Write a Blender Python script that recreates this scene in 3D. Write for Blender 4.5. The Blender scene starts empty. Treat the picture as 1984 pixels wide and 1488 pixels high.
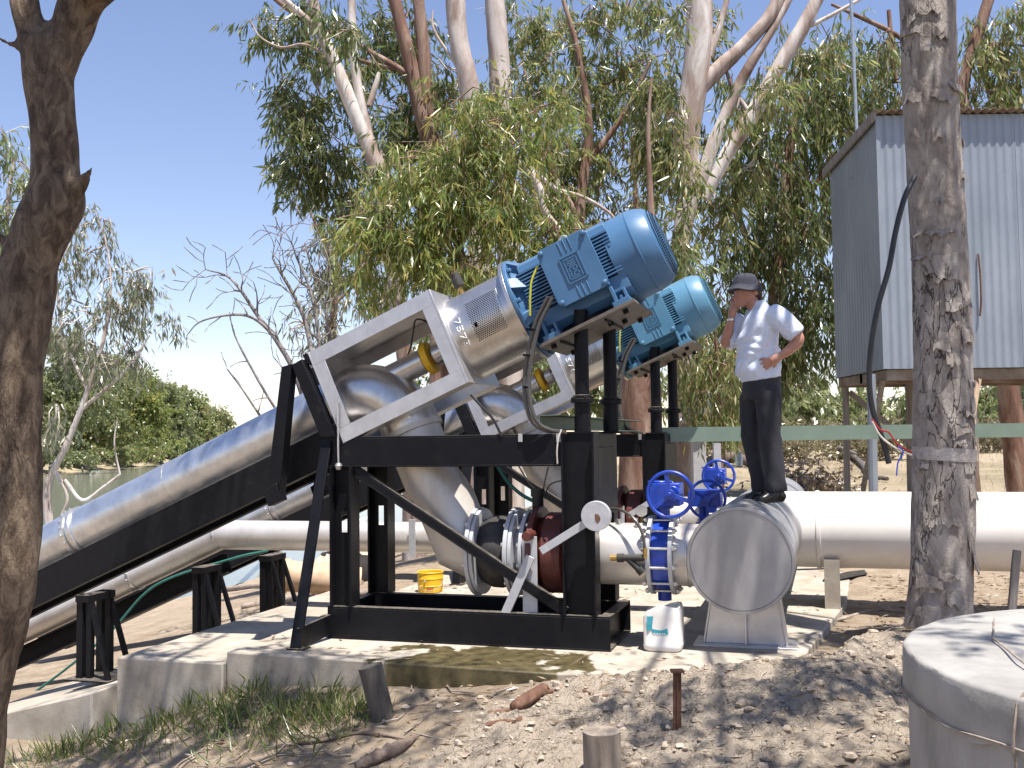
import bpy, bmesh, math, random
import numpy as np
from mathutils import Vector, Matrix
random.seed(7); rng = np.random.default_rng(11)
SC = bpy.context.scene; COL = SC.collection
R = math.radians
# ---------------------------------------------------------------- camera
F = 2000.0; EYE = Vector((0, 0, 1.5))
CAMR = Matrix.Rotation(math.pi/2 + math.atan(106/F), 3, 'X') @ Matrix.Rotation(R(-0.75), 3, 'Z')
cd = bpy.data.cameras.new('camera'); cam = bpy.data.objects.new('camera', cd); COL.objects.link(cam)
cd.sensor_width = 36; cd.lens = F/1984*36; cd.clip_start = .1; cd.clip_end = 3000
cam.matrix_world = Matrix.Translation(EYE) @ CAMR.to_4x4()
SC.camera = cam
# ---------------------------------------------------------------- sky, sun, exposure
SUN = Vector((.15, -.26, .954)).normalized()
w = bpy.data.worlds.new('World'); SC.world = w; w.use_nodes = True
nt = w.node_tree; bg = nt.nodes['Background']
sk = nt.nodes.new('ShaderNodeTexSky'); sk.sky_type = 'NISHITA'; sk.sun_disc = False
sk.sun_elevation = math.asin(SUN.z); sk.sun_rotation = math.atan2(SUN.x, SUN.y)
sk.air_density = 1.0; sk.dust_density = .12; sk.ozone_density = 1.6
tint = nt.nodes.new('ShaderNodeMixRGB'); tint.blend_type = 'MULTIPLY'; tint.inputs[0].default_value = 1; tint.inputs[2].default_value = (1.13, 1.0, 1.05, 1)
nt.links.new(sk.outputs[0], tint.inputs[1]); nt.links.new(tint.outputs[0], bg.inputs[0]); bg.inputs[1].default_value = .092
sl = bpy.data.lights.new('sun', 'SUN'); so = bpy.data.objects.new('sun', sl); COL.objects.link(so)
sl.energy = 5.0; sl.angle = R(.5); sl.color = (1, .95, .89)
so.rotation_euler = SUN.to_track_quat('Z', 'Y').to_euler(); so.location = (0, 0, 30)
SC.view_settings.view_transform = 'Standard'; SC.view_settings.look = 'None'
SC.view_settings.exposure = .95; SC.view_settings.gamma = 1
SC.cycles.max_bounces = 6; SC.cycles.transparent_max_bounces = 6
# ---------------------------------------------------------------- helpers
def ray(px, py): return CAMR @ Vector(((px-992)/F, -(py-744)/F, -1))
def P(px, py, D):                                   # the point seen at a pixel of the photo, D metres away
    r = ray(px, py); return EYE + r*(D/r.y)
PH = R(-17); UO = Vector((-1.43, 7.95, 0))
UU = Vector((math.cos(PH), math.sin(PH), 0)); VV = Vector((-math.sin(PH), math.cos(PH), 0))
def W(u, v, z): return UO + UU*u + VV*v + Vector((0, 0, z))      # plant axes -> world
TH = R(23.3); CT, ST = math.cos(TH), math.sin(TH); Z0 = 1.84; VC = .38
def T(s, a, b): return Vector((s*CT - b*ST, VC + a, Z0 + s*ST + b*CT))  # pump axes -> unit-local
def tag(o, label=None, cat=None, group=None, kind=None):
    if label: o['label'] = label
    if cat: o['category'] = cat
    if group: o['group'] = group
    if kind: o['kind'] = kind
    return o
def thing(name, label, cat, loc=(0, 0, 0), rz=0, group=None):
    o = bpy.data.objects.new(name, None); COL.objects.link(o); o.location = loc; o.rotation_euler = (0, 0, rz)
    o.empty_display_size = .1
    return tag(o, label, cat, group)
def copy_tree(o, parent=None):
    c = o.copy(); COL.objects.link(c)
    if parent: c.parent = parent
    for ch in [x for x in bpy.data.objects if x.parent == o]: copy_tree(ch, c)
    return c
def frame_of(d, ref=None):
    d = Vector(d).normalized(); ref = Vector(ref) if ref is not None else (Vector((0, 0, 1)) if abs(d.z) < .95 else Vector((1, 0, 0)))
    x = ref - d*ref.dot(d)
    if x.length < 1e-6: x = d.orthogonal()
    x.normalize(); return x, d.cross(x), d
class MB:
    def __init__(s): s.v = []; s.f = []; s.m = []; s.n = 0
    def add(s, vs, fs, mi=0):
        s.v.extend(tuple(p) for p in vs); s.f.extend(tuple(i+s.n for i in f) for f in fs); s.m.extend([mi]*len(fs)); s.n += len(vs); return s
    def box(s, a, b, tf=None, mi=0):
        x0, y0, z0 = a; x1, y1, z1 = b
        vs = [Vector(p) for p in ((x0,y0,z0),(x1,y0,z0),(x1,y1,z0),(x0,y1,z0),(x0,y0,z1),(x1,y0,z1),(x1,y1,z1),(x0,y1,z1))]
        if tf: vs = [tf(*p) for p in vs]
        return s.add(vs, [(3,2,1,0),(4,5,6,7),(0,1,5,4),(1,2,6,5),(2,3,7,6),(3,0,4,7)], mi)
    def bar(s, p0, p1, w, h, ref=None, mi=0):            # w across, h along ref
        p0 = Vector(p0); p1 = Vector(p1); x, y, d = frame_of(p1-p0, ref); vs = []
        for p in (p0, p1):
            for i, j in ((-1,-1),(1,-1),(1,1),(-1,1)): vs.append(p + y*(i*w/2) + x*(j*h/2))
        return s.add(vs, [(0,1,2,3),(7,6,5,4),(0,4,5,1),(1,5,6,2),(2,6,7,3),(3,7,4,0)], mi)
    def chan(s, p0, p1, w, h, t, ref=None, flip=1, mi=0):   # C section: web thin across w side, flanges on both ends of h
        p0 = Vector(p0); p1 = Vector(p1); x, y, d = frame_of(p1-p0, ref)
        s.bar(p0 - y*flip*(w/2-t/2), p1 - y*flip*(w/2-t/2), t, h-2*t, x, mi)
        for k in (-1, 1): s.bar(p0 + x*k*(h/2-t/2), p1 + x*k*(h/2-t/2), w, t, x, mi)
        return s
    def ibeam(s, p0, p1, w, h, t, ref=None, mi=0):
        p0 = Vector(p0); p1 = Vector(p1); x, y, d = frame_of(p1-p0, ref)
        s.bar(p0, p1, t, h-2*t, x, mi)
        for k in (-1, 1): s.bar(p0 + x*k*(h/2-t/2), p1 + x*k*(h/2-t/2), w, t, x, mi)
        return s
    def tube(s, pts, r, n=12, cap=True, mi=0, ref=None, jit=0, ell=None):
        pts = [Vector(p) for p in pts]; k = len(pts)
        rs = list(r) if hasattr(r, '__len__') else [r]*k
        tg = [(pts[min(i+1, k-1)] - pts[max(i-1, 0)]).normalized() for i in range(k)]
        x, y, d = frame_of(tg[0], ref); vs = []
        for i in range(k):
            x = x - tg[i]*x.dot(tg[i]); x.normalize(); y = tg[i].cross(x)
            ex, ey = ell[i] if ell else (1, 1)
            for j in range(n):
                a = 2*math.pi*j/n; q = rs[i]*(1 + (random.uniform(-jit, jit) if jit else 0))
                vs.append(pts[i] + x*(q*ex*math.cos(a)) + y*(q*ey*math.sin(a)))
        fs = [(i*n+j, i*n+(j+1) % n, (i+1)*n+(j+1) % n, (i+1)*n+j) for i in range(k-1) for j in range(n)]
        if cap: fs += [tuple(range(n))[::-1], tuple(range((k-1)*n, k*n))]
        return s.add(vs, fs, mi)
    def lathe(s, prof, o, d, n=40, mi=0, cap=True, ref=None):   # prof: (distance along d, radius)
        o = Vector(o); x, y, d = frame_of(d, ref); vs = []
        for t, r in prof:
            for j in range(n):
                a = 2*math.pi*j/n; vs.append(o + d*t + x*(r*math.cos(a)) + y*(r*math.sin(a)))
        k = len(prof)
        fs = [(i*n+j, i*n+(j+1) % n, (i+1)*n+(j+1) % n, (i+1)*n+j) for i in range(k-1) for j in range(n)]
        if cap: fs += [tuple(range(n))[::-1], tuple(range((k-1)*n, k*n))]
        return s.add(vs, fs, mi)
    def cyl(s, p0, p1, r, n=24, mi=0):
        p0 = Vector(p0); p1 = Vector(p1); return s.lathe([(0, r), ((p1-p0).length, r)], p0, p1-p0, n, mi)
    def prism(s, poly, tf0, tf1, mi=0):                # 2D outline mapped by two functions
        k = len(poly); vs = [tf0(*p) for p in poly] + [tf1(*p) for p in poly]
        return s.add(vs, [tuple(range(k))[::-1], tuple(range(k, 2*k))] + [(i, (i+1) % k, k+(i+1) % k, k+i) for i in range(k)], mi)
    def ball(s, c, r, n=12, sc=(1, 1, 1), mi=0, jit=0):
        c = Vector(c); vs = []; m = max(4, n//2+1)
        for i in range(1, m):
            ph = math.pi*i/m
            for j in range(n):
                a = 2*math.pi*j/n; q = r*(1+random.uniform(-jit, jit))
                vs.append(c + Vector((q*sc[0]*math.sin(ph)*math.cos(a), q*sc[1]*math.sin(ph)*math.sin(a), q*sc[2]*math.cos(ph))))
        vs += [c + Vector((0, 0, r*sc[2])), c - Vector((0, 0, r*sc[2]))]; t = len(vs)-2
        fs = [(i*n+j, (i+1)*n+j, (i+1)*n+(j+1) % n, i*n+(j+1) % n) for i in range(m-2) for j in range(n)]
        fs += [(t, j, (j+1) % n) for j in range(n)] + [(t+1, (m-2)*n+(j+1) % n, (m-2)*n+j) for j in range(n)]
        return s.add(vs, fs, mi)
    def build(s, name, mats, parent=None, smooth=True, bevel=0, sharp=35, org=None):
        me = bpy.data.meshes.new(name)
        v = np.array(s.v, dtype=np.float32)
        o = bpy.data.objects.new(name, me); COL.objects.link(o)
        if org is None and parent is not None and parent.get('world'): org = parent.location
        if org is not None: v = v - np.array(org, dtype=np.float32)
        if parent is not None:
            o.parent = parent
        elif org is not None: o.location = org
        me.from_pydata(v.tolist(), [], s.f); me.validate()
        for m in (mats if isinstance(mats, (list, tuple)) else [mats]): me.materials.append(m)
        if any(s.m) and len(me.polygons) == len(s.m): me.polygons.foreach_set('material_index', s.m)
        if smooth:
            me.polygons.foreach_set('use_smooth', [True]*len(me.polygons)); me.set_sharp_from_angle(angle=R(sharp))
        if bevel:
            b = o.modifiers.new('bevel', 'BEVEL'); b.width = bevel; b.segments = 2; b.limit_method = 'ANGLE'; b.angle_limit = R(40)
        return o
def wthing(name, label, cat, loc, group=None):         # a thing whose parts are given in world coordinates
    o = thing(name, label, cat, loc, 0, group); o['world'] = 1; return o
def fused(mb, voxel, smooth=8):
    o = mb.build('temporary', []); m = o.modifiers.new('r', 'REMESH'); m.mode = 'VOXEL'; m.voxel_size = voxel
    q = o.modifiers.new('s', 'SMOOTH'); q.iterations = smooth; q.factor = .5
    dg = bpy.context.evaluated_depsgraph_get(); dg.update()
    me = bpy.data.meshes.new_from_object(o.evaluated_get(dg)); bpy.data.objects.remove(o)
    k = len(me.vertices); v = np.empty(k*3, np.float32); me.vertices.foreach_get('co', v)
    out = MB(); out.v = [tuple(x) for x in v.reshape(-1, 3)]; out.n = k
    out.f = [tuple(p.vertices) for p in me.polygons]; out.m = [0]*len(out.f); bpy.data.meshes.remove(me)
    return out
def curve_pts(pts, n=6):                               # Catmull-Rom through points (any dimension)
    p = [np.array(q, float) for q in pts]; p = [2*p[0]-p[1]] + p + [2*p[-1]-p[-2]]; out = []
    for i in range(1, len(p)-2):
        for k in range(n):
            t = k/n; a, b, c, d = p[i-1:i+3]
            out.append(.5*(2*b + (c-a)*t + (2*a-5*b+4*c-d)*t*t + (3*b-a-3*c+d)*t**3))
    out.append(p[-2]); return out
def hexbolt(mb, p, d, r=.016, h=.014, mi=0): mb.lathe([(0, r), (h, r), (h+.002, r*.8)], p, d, 6, mi)
# ---------------------------------------------------------------- materials
def nodes(name):
    m = bpy.data.materials.new(name); m.use_nodes = True; n = m.node_tree.nodes; return m, n, m.node_tree.links, n['Principled BSDF']
def rampnode(n, stops):
    r = n.new('ShaderNodeValToRGB'); e = r.color_ramp.elements
    while len(e) < len(stops): e.new(.5)
    for i, (p, c) in enumerate(stops): e[i].position = p; e[i].color = (*c, 1)
    return r
def coords(n, l, stretch=(1, 1, 1)):
    t = n.new('ShaderNodeTexCoord'); mp = n.new('ShaderNodeMapping'); mp.inputs['Scale'].default_value = stretch
    l.new(t.outputs['Object'], mp.inputs[0]); return mp.outputs[0]
def noise(n, l, co, scale, detail=6, rough=.6, dist=0):
    x = n.new('ShaderNodeTexNoise'); x.inputs['Scale'].default_value = scale; x.inputs['Detail'].default_value = detail
    x.inputs['Roughness'].default_value = rough; x.inputs['Distortion'].default_value = dist; l.new(co, x.inputs['Vector']); return x.outputs[0]
def bumpn(n, l, b, h, strength, dist=.01, prev=None):
    q = n.new('ShaderNodeBump'); q.inputs['Strength'].default_value = strength; q.inputs['Distance'].default_value = dist
    l.new(h, q.inputs['Height'])
    if prev: l.new(prev, q.inputs['Normal'])
    l.new(q.outputs[0], b.inputs['Normal']); return q.outputs[0]
def mat(name, stops, scale=6, rough=.6, metal=0, bump=0, bscale=60, bdist=.004, stretch=(1, 1, 1), detail=7, rvar=0, dist=0, coat=0, spec=.5, up_tan=0):
    m, n, l, b = nodes(name); co = coords(n, l, stretch)
    if isinstance(stops[0], (int, float)): stops = [(0, [c*.82 for c in stops]), (1, [min(1, c*1.12) for c in stops])]
    f = noise(n, l, co, scale, detail, .62, dist); rp = rampnode(n, stops if len(stops) > 2 else [(.32, stops[0][1]), (.68, stops[1][1])])
    l.new(f, rp.inputs[0]); l.new(rp.outputs[0], b.inputs['Base Color'])
    if up_tan:                                             # mixes pale tan into faces that point up, broken by noise
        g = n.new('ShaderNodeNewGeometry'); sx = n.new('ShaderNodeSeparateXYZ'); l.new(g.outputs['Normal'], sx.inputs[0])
        mr = n.new('ShaderNodeMapRange'); mr.inputs['From Min'].default_value = .55; mr.inputs['From Max'].default_value = .95; mr.inputs['To Max'].default_value = up_tan; l.new(sx.outputs[2], mr.inputs[0])
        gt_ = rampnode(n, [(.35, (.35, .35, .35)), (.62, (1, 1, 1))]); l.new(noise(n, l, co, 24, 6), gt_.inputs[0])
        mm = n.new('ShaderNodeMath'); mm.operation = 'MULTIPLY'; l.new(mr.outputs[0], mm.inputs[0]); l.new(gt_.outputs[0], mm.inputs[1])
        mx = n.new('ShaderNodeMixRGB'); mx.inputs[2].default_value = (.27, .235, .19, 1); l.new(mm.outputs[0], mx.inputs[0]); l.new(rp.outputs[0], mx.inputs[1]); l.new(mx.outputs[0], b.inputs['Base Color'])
    b.inputs['Metallic'].default_value = metal; b.inputs['Roughness'].default_value = rough
    b.inputs['Specular IOR Level'].default_value = spec
    if coat: b.inputs['Coat Weight'].default_value = coat; b.inputs['Coat Roughness'].default_value = .2
    if rvar:
        mr = n.new('ShaderNodeMapRange'); mr.inputs['To Min'].default_value = rough-rvar; mr.inputs['To Max'].default_value = rough+rvar
        l.new(noise(n, l, co, scale*2.3, 5), mr.inputs[0]); l.new(mr.outputs[0], b.inputs['Roughness'])
    if bump: bumpn(n, l, b, noise(n, l, co, bscale, 6, .65), bump, bdist)
    return m
M = {}
M['black'] = mat('black_paint', [(.3, (.005, .0055, .008)), (.66, (.009, .009, .011)), (.84, (.035, .03, .024))], 9, .45, 0, .12, 90, .002, rvar=.08, spec=.16, up_tan=.6)
M['black_rust'] = mat('black_paint_scuffed', [(.3, (.006, .006, .009)), (.64, (.011, .011, .012)), (.8, (.06, .036, .022))], 14, .5, 0, .15, 90, .002, spec=.16, up_tan=.55)
M['plate'] = mat('dusty_steel_plate', [(.3, (.10, .085, .07)), (.7, (.17, .145, .12))], 10, .55, .2)
M['galv'] = mat('galvanised_steel', [(.3, (.46, .48, .51)), (.5, (.58, .60, .63)), (.72, (.70, .71, .73))], 7, .37, .88, .06, 20, .003, rvar=.07, stretch=(1, 1, 1))
M['stainless'] = mat('stainless_steel', [(.3, (.50, .48, .46)), (.7, (.63, .61, .59))], 16, .33, .92, .05, 120, .001, rvar=.06, stretch=(1, 1, .35))
M['cage'] = mat('stainless_plate', [(.3, (.50, .49, .50)), (.7, (.62, .61, .62))], 8, .40, .8, .05, 140, .001, rvar=.06)
M['pipe'] = mat('mill_finish_pipe', [(.3, (.50, .465, .43)), (.5, (.60, .56, .52)), (.7, (.66, .625, .585))], 4.5, .42, .45, .05, 60, .002, rvar=.08)
M['leg'] = mat('stained_pipe', [(.3, (.40, .35, .28)), (.48, (.54, .49, .43)), (.7, (.60, .56, .51))], 3.2, .45, .4, .05, 60, .002, rvar=.08, stretch=(1, 1, .4))
M['white_pipe'] = mat('white_painted_pipe', [(.24, (.52, .46, .39)), (.36, (.69, .645, .585)), (.7, (.77, .735, .685))], 3.2, .42, 0, .03, 40, .002)
M['cap'] = mat('brushed_plate', [(.3, (.27, .26, .262)), (.52, (.34, .33, .33)), (.74, (.43, .415, .415))], 5.5, .46, .5, .05, 90, .001, rvar=.08, stretch=(1, 1, .35))
M['blue'] = mat('motor_blue_paint', [(.3, (.046, .128, .25)), (.7, (.062, .152, .28))], 5, .42, 0, .05, 150, .001, rvar=.09, up_tan=.16)
M['valve'] = mat('valve_blue_paint', [(.3, (.006, .035, .30)), (.7, (.012, .06, .42))], 12, .35, 0, .08, 100, .001, coat=.2)
M['maroon'] = mat('maroon_paint', [(.3, (.075, .016, .012)), (.7, (.13, .032, .022))], 12, .5, 0, .15, 80, .002)
M['rubber'] = mat('black_rubber', [(.3, (.014, .013, .013)), (.75, (.05, .046, .042))], 10, .7, 0, .1, 60, .002)
M['yellow'] = mat('yellow_paint', [(.3, (.62, .36, .01)), (.7, (.78, .47, .015))], 10, .5)
M['zinc'] = mat('zinc_bolts', [(.3, (.5, .5, .5)), (.7, (.66, .65, .63))], 30, .35, .8)
M['grey'] = mat('grey_paint', [(.3, (.40, .405, .42)), (.7, (.5, .5, .51))], 14, .5, .15, .08, 80, .002)
M['green'] = mat('green_channel', [(.3, (.125, .175, .135)), (.7, (.17, .225, .175))], 3, .5, .1, .06, 60, .002)
M['hose'] = mat('teal_hose', [(.3, (.025, .12, .10)), (.7, (.04, .17, .14))], 20, .4)
M['cable'] = mat('black_cable', (.013, .013, .016), 20, .42)
M['braid'] = mat('grey_cable', [(.3, (.06, .055, .05)), (.7, (.14, .13, .12))], 120, .4, .4)
M['earth'] = mat('yellow_green_wire', [(.45, (.35, .42, .02)), (.55, (.5, .4, .02))], 60, .5)
M['wire_r'] = mat('red_wire', (.35, .02, .02), 20, .5); M['wire_w'] = mat('pale_wire', (.6, .55, .5), 20, .5)
M['brass'] = mat('brass', (.45, .30, .10), 20, .35, .8)
M['dark'] = mat('dark_hole', (.004, .004, .005), 20, .9, spec=.1)
M['white'] = mat('white_marker', (.85, .85, .83), 20, .6)
M['rust'] = mat('rust', [(.3, (.07, .03, .019)), (.55, (.14, .068, .04)), (.75, (.26, .16, .11))], 18, .85, 0, .5, 60, .004)
M['corr'] = mat('corrugated_iron', [(.3, (.22, .25, .285)), (.55, (.28, .31, .35)), (.75, (.335, .365, .40))], 1.6, .45, .35, .04, 40, .002, stretch=(1, 1, .5), rvar=.06)
M['rustiron'] = mat('rusty_iron', [(.3, (.13, .08, .05)), (.55, (.24, .185, .14)), (.75, (.33, .29, .25))], 5, .8, 0, .2, 40, .003)
M['timberw'] = mat('weathered_timber', [(.3, (.16, .14, .125)), (.7, (.30, .27, .24))], 18, .85, 0, .6, 40, .006, stretch=(1, 1, .08))
M['post'] = mat('dark_post', [(.3, (.055, .048, .043)), (.7, (.13, .115, .10))], 16, .9, 0, .8, 40, .008, stretch=(1, 1, .1))
M['stump'] = mat('stump_wood', [(.3, (.13, .105, .085)), (.7, (.29, .24, .19))], 20, .9, 0, .8, 40, .01, stretch=(1, 1, .15))
M['log'] = mat('red_log', [(.3, (.075, .052, .042)), (.7, (.20, .15, .12))], 14, .9, 0, .8, 30, .01)
M['stick'] = mat('dry_stick', [(.3, (.17, .13, .10)), (.7, (.36, .30, .25))], 14, .85, 0, .3, 60, .004)
M['clay_pipe'] = mat('clay_pipe', [(.3, (.40, .27, .17)), (.7, (.55, .40, .27))], 8, .7, 0, .1, 40, .003)
M['rockm'] = mat('sandstone', [(.3, (.45, .34, .23)), (.7, (.66, .56, .43))], 6, .9, 0, .5, 14, .02)
M['tub'] = mat('white_plastic', [(.3, (.66, .63, .58)), (.7, (.78, .76, .72))], 4, .42, 0, .05, 30, .002)
M['teal'] = mat('teal_label', [(.35, (.02, .27, .34)), (.7, (.06, .36, .42))], 12, .5)
M['tank'] = mat('grey_tank', [(.3, (.20, .19, .175)), (.5, (.31, .295, .275)), (.72, (.39, .375, .35))], 4, .75, 0, .2, 22, .006, stretch=(1, 1, .3))
M['tarp'] = mat('dusty_tarpaulin', [(.3, (.21, .20, .185)), (.5, (.31, .295, .27)), (.7, (.39, .37, .34))], 2.6, .55, 0, .35, 5, .02, rvar=.08)
M['skin'] = mat('skin', [(.3, (.40, .19, .13)), (.7, (.50, .255, .18))], 14, .5, 0, .1, 90, .002)
M['shirt'] = mat('pale_blue_shirt', [(.3, (.64, .70, .84)), (.7, (.71, .765, .87))], 40, .8, 0, .7, 13, .014, stretch=(1.4, 1.4, .8), detail=3)
M['trouser'] = mat('charcoal_trousers', [(.3, (.016, .016, .022)), (.7, (.027, .026, .034))], 12, .75, 0, .5, 9, .012, stretch=(1, 1, .5), detail=3)
M['hat'] = mat('navy_hat', [(.3, (.020, .022, .036)), (.7, (.036, .038, .055))], 20, .85, 0, .3, 26, .005)
M['shoe'] = mat('black_leather', (.012, .011, .011), 20, .3, 0, .1, 60, .002); M['hair'] = mat('brown_hair', (.035, .02, .012), 30, .6)
M['antenna'] = mat('antenna_steel', (.45, .47, .47), 20, .35, .7)
M['pale_tank'] = mat('pale_green_tank', [(.3, (.13, .16, .14)), (.7, (.19, .22, .19))], 4, .7)
def bark(name, c0, c1, c2, scale=3, bump=.7, st=(1, 1, .25), crack=None, cs=9, crackcol=(.03, .02, .015), thr=.05, bd=.02):
    m, n, l, b = nodes(name); co = coords(n, l, st)
    f = noise(n, l, co, scale, 9, .68, .8); rp = rampnode(n, [(.36, c0), (.48, c1), (.62, c2)]); l.new(f, rp.inputs[0])
    b.inputs['Roughness'].default_value = .88; last = bumpn(n, l, b, noise(n, l, co, scale*6, 8, .7, .4), bump, bd); out = rp.outputs[0]
    if crack:
        cc = coords(n, l, crack); nz = n.new('ShaderNodeTexNoise'); nz.inputs['Scale'].default_value = 5; nz.inputs['Detail'].default_value = 5; l.new(cc, nz.inputs['Vector'])
        ad = n.new('ShaderNodeMixRGB'); ad.blend_type = 'ADD'; ad.inputs[0].default_value = .55; l.new(cc, ad.inputs[1]); l.new(nz.outputs[1], ad.inputs[2])
        vo = n.new('ShaderNodeTexVoronoi'); vo.feature = 'DISTANCE_TO_EDGE'; vo.inputs['Scale'].default_value = cs; l.new(ad.outputs[0], vo.inputs['Vector'])
        br = n.new('ShaderNodeMapRange'); br.inputs['From Max'].default_value = thr; l.new(vo.outputs[0], br.inputs[0])
        gate = rampnode(n, [(.42, (.12, .12, .12)), (.5, (1, 1, 1))]); l.new(noise(n, l, cc, 2.2, 4), gate.inputs[0])
        mx = n.new('ShaderNodeMath'); mx.operation = 'MAXIMUM'; l.new(br.outputs[0], mx.inputs[0]); l.new(gate.outputs[0], mx.inputs[1])
        mi = n.new('ShaderNodeMixRGB'); l.new(mx.outputs[0], mi.inputs[0]); mi.inputs[1].default_value = (*crackcol, 1); l.new(out, mi.inputs[2]); out = mi.outputs[0]
        bumpn(n, l, b, mx.outputs[0], 1, bd, last)
    l.new(out, b.inputs['Base Color']); return m
M['bark_dark'] = bark('dark_furrowed_bark', (.085, .052, .032), (.20, .135, .085), (.36, .265, .175), 22, 1.0, (1, 1, .45), (1, 1, .30), 38, (.045, .032, .022), thr=.10, bd=.03)
M['bark_grey'] = bark('grey_flaking_bark', (.19, .155, .135), (.32, .275, .24), (.43, .385, .345), 6, .9, (1, 1, .55), (1, 1, .30), 8, (.06, .045, .035), thr=.03, bd=.03)
M['bark_smooth'] = bark('smooth_gum_bark', (.13, .075, .052), (.34, .26, .215), (.62, .58, .54), 1.5, .35, (1, 1, .3), bd=.02)
M['bark_brown'] = bark('brown_gum_bark', (.09, .045, .028), (.20, .11, .075), (.36, .27, .21), 2.5, .5, (1, 1, .25), bd=.03)
M['bark_white'] = bark('pale_gum_bark', (.27, .19, .15), (.50, .43, .385), (.66, .62, .58), 1.4, .25, (1, 1, .25), bd=.02)
M['twig'] = bark('dead_twig_bark', (.10, .085, .078), (.17, .15, .14), (.28, .26, .25), 8, .3, (1, 1, 1))
def leafmat(name, cols, trans=.35, rough=.30):
    m, n, l, b = nodes(name); g = n.new('ShaderNodeNewGeometry'); st = [(i/(len(cols)-1), c) for i, c in enumerate(cols)]
    rp = rampnode(n, st); l.new(g.outputs['Random Per Island'], rp.inputs[0]); l.new(rp.outputs[0], b.inputs['Base Color'])
    b.inputs['Roughness'].default_value = rough; b.inputs['Specular IOR Level'].default_value = .6
    t = n.new('ShaderNodeBsdfTranslucent'); mx = n.new('ShaderNodeMixShader'); mx.inputs[0].default_value = trans
    hs = n.new('ShaderNodeHueSaturation'); hs.inputs['Value'].default_value = 1.6; hs.inputs['Saturation'].default_value = 1.1
    l.new(rp.outputs[0], hs.inputs['Color']); l.new(hs.outputs[0], t.inputs[0])
    l.new(b.outputs[0], mx.inputs[1]); l.new(t.outputs[0], mx.inputs[2]); l.new(mx.outputs[0], n['Material Output'].inputs[0]); return m
M['leaf_gum'] = leafmat('gum_leaves', [(.085, .12, .042), (.145, .19, .062), (.21, .24, .09), (.30, .295, .145), (.27, .20, .09)], .48)
M['leaf_bright'] = leafmat('bright_gum_leaves', [(.085, .13, .04), (.16, .215, .06), (.23, .27, .08), (.31, .31, .13), (.38, .31, .09)], .48)
M['leaf_dark'] = leafmat('dark_gum_leaves', [(.068, .095, .038), (.115, .15, .055), (.17, .195, .075), (.25, .235, .115)], .48)
M['leaf_pale'] = leafmat('pale_gum_leaves', [(.11, .135, .075), (.18, .20, .125), (.25, .245, .16), (.29, .25, .20)])
M['leaf_far'] = leafmat('distant_leaves', [(.13, .165, .075), (.18, .215, .095), (.24, .26, .125), (.28, .265, .16)], .5)
M['leaf_scrub'] = leafmat('scrub_leaves', [(.15, .12, .075), (.21, .175, .11), (.20, .19, .10), (.30, .25, .17)])
M['leaf_dry'] = leafmat('dry_leaves', [(.14, .09, .055), (.22, .155, .095), (.32, .245, .165), (.46, .39, .29)], .15)
M['grassm'] = leafmat('green_grass', [(.07, .12, .03), (.12, .18, .045), (.2, .22, .08), (.36, .31, .16)], .3)
M['drygrass'] = leafmat('dry_grass', [(.36, .29, .16), (.46, .38, .22), (.55, .47, .3)], .2)
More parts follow.
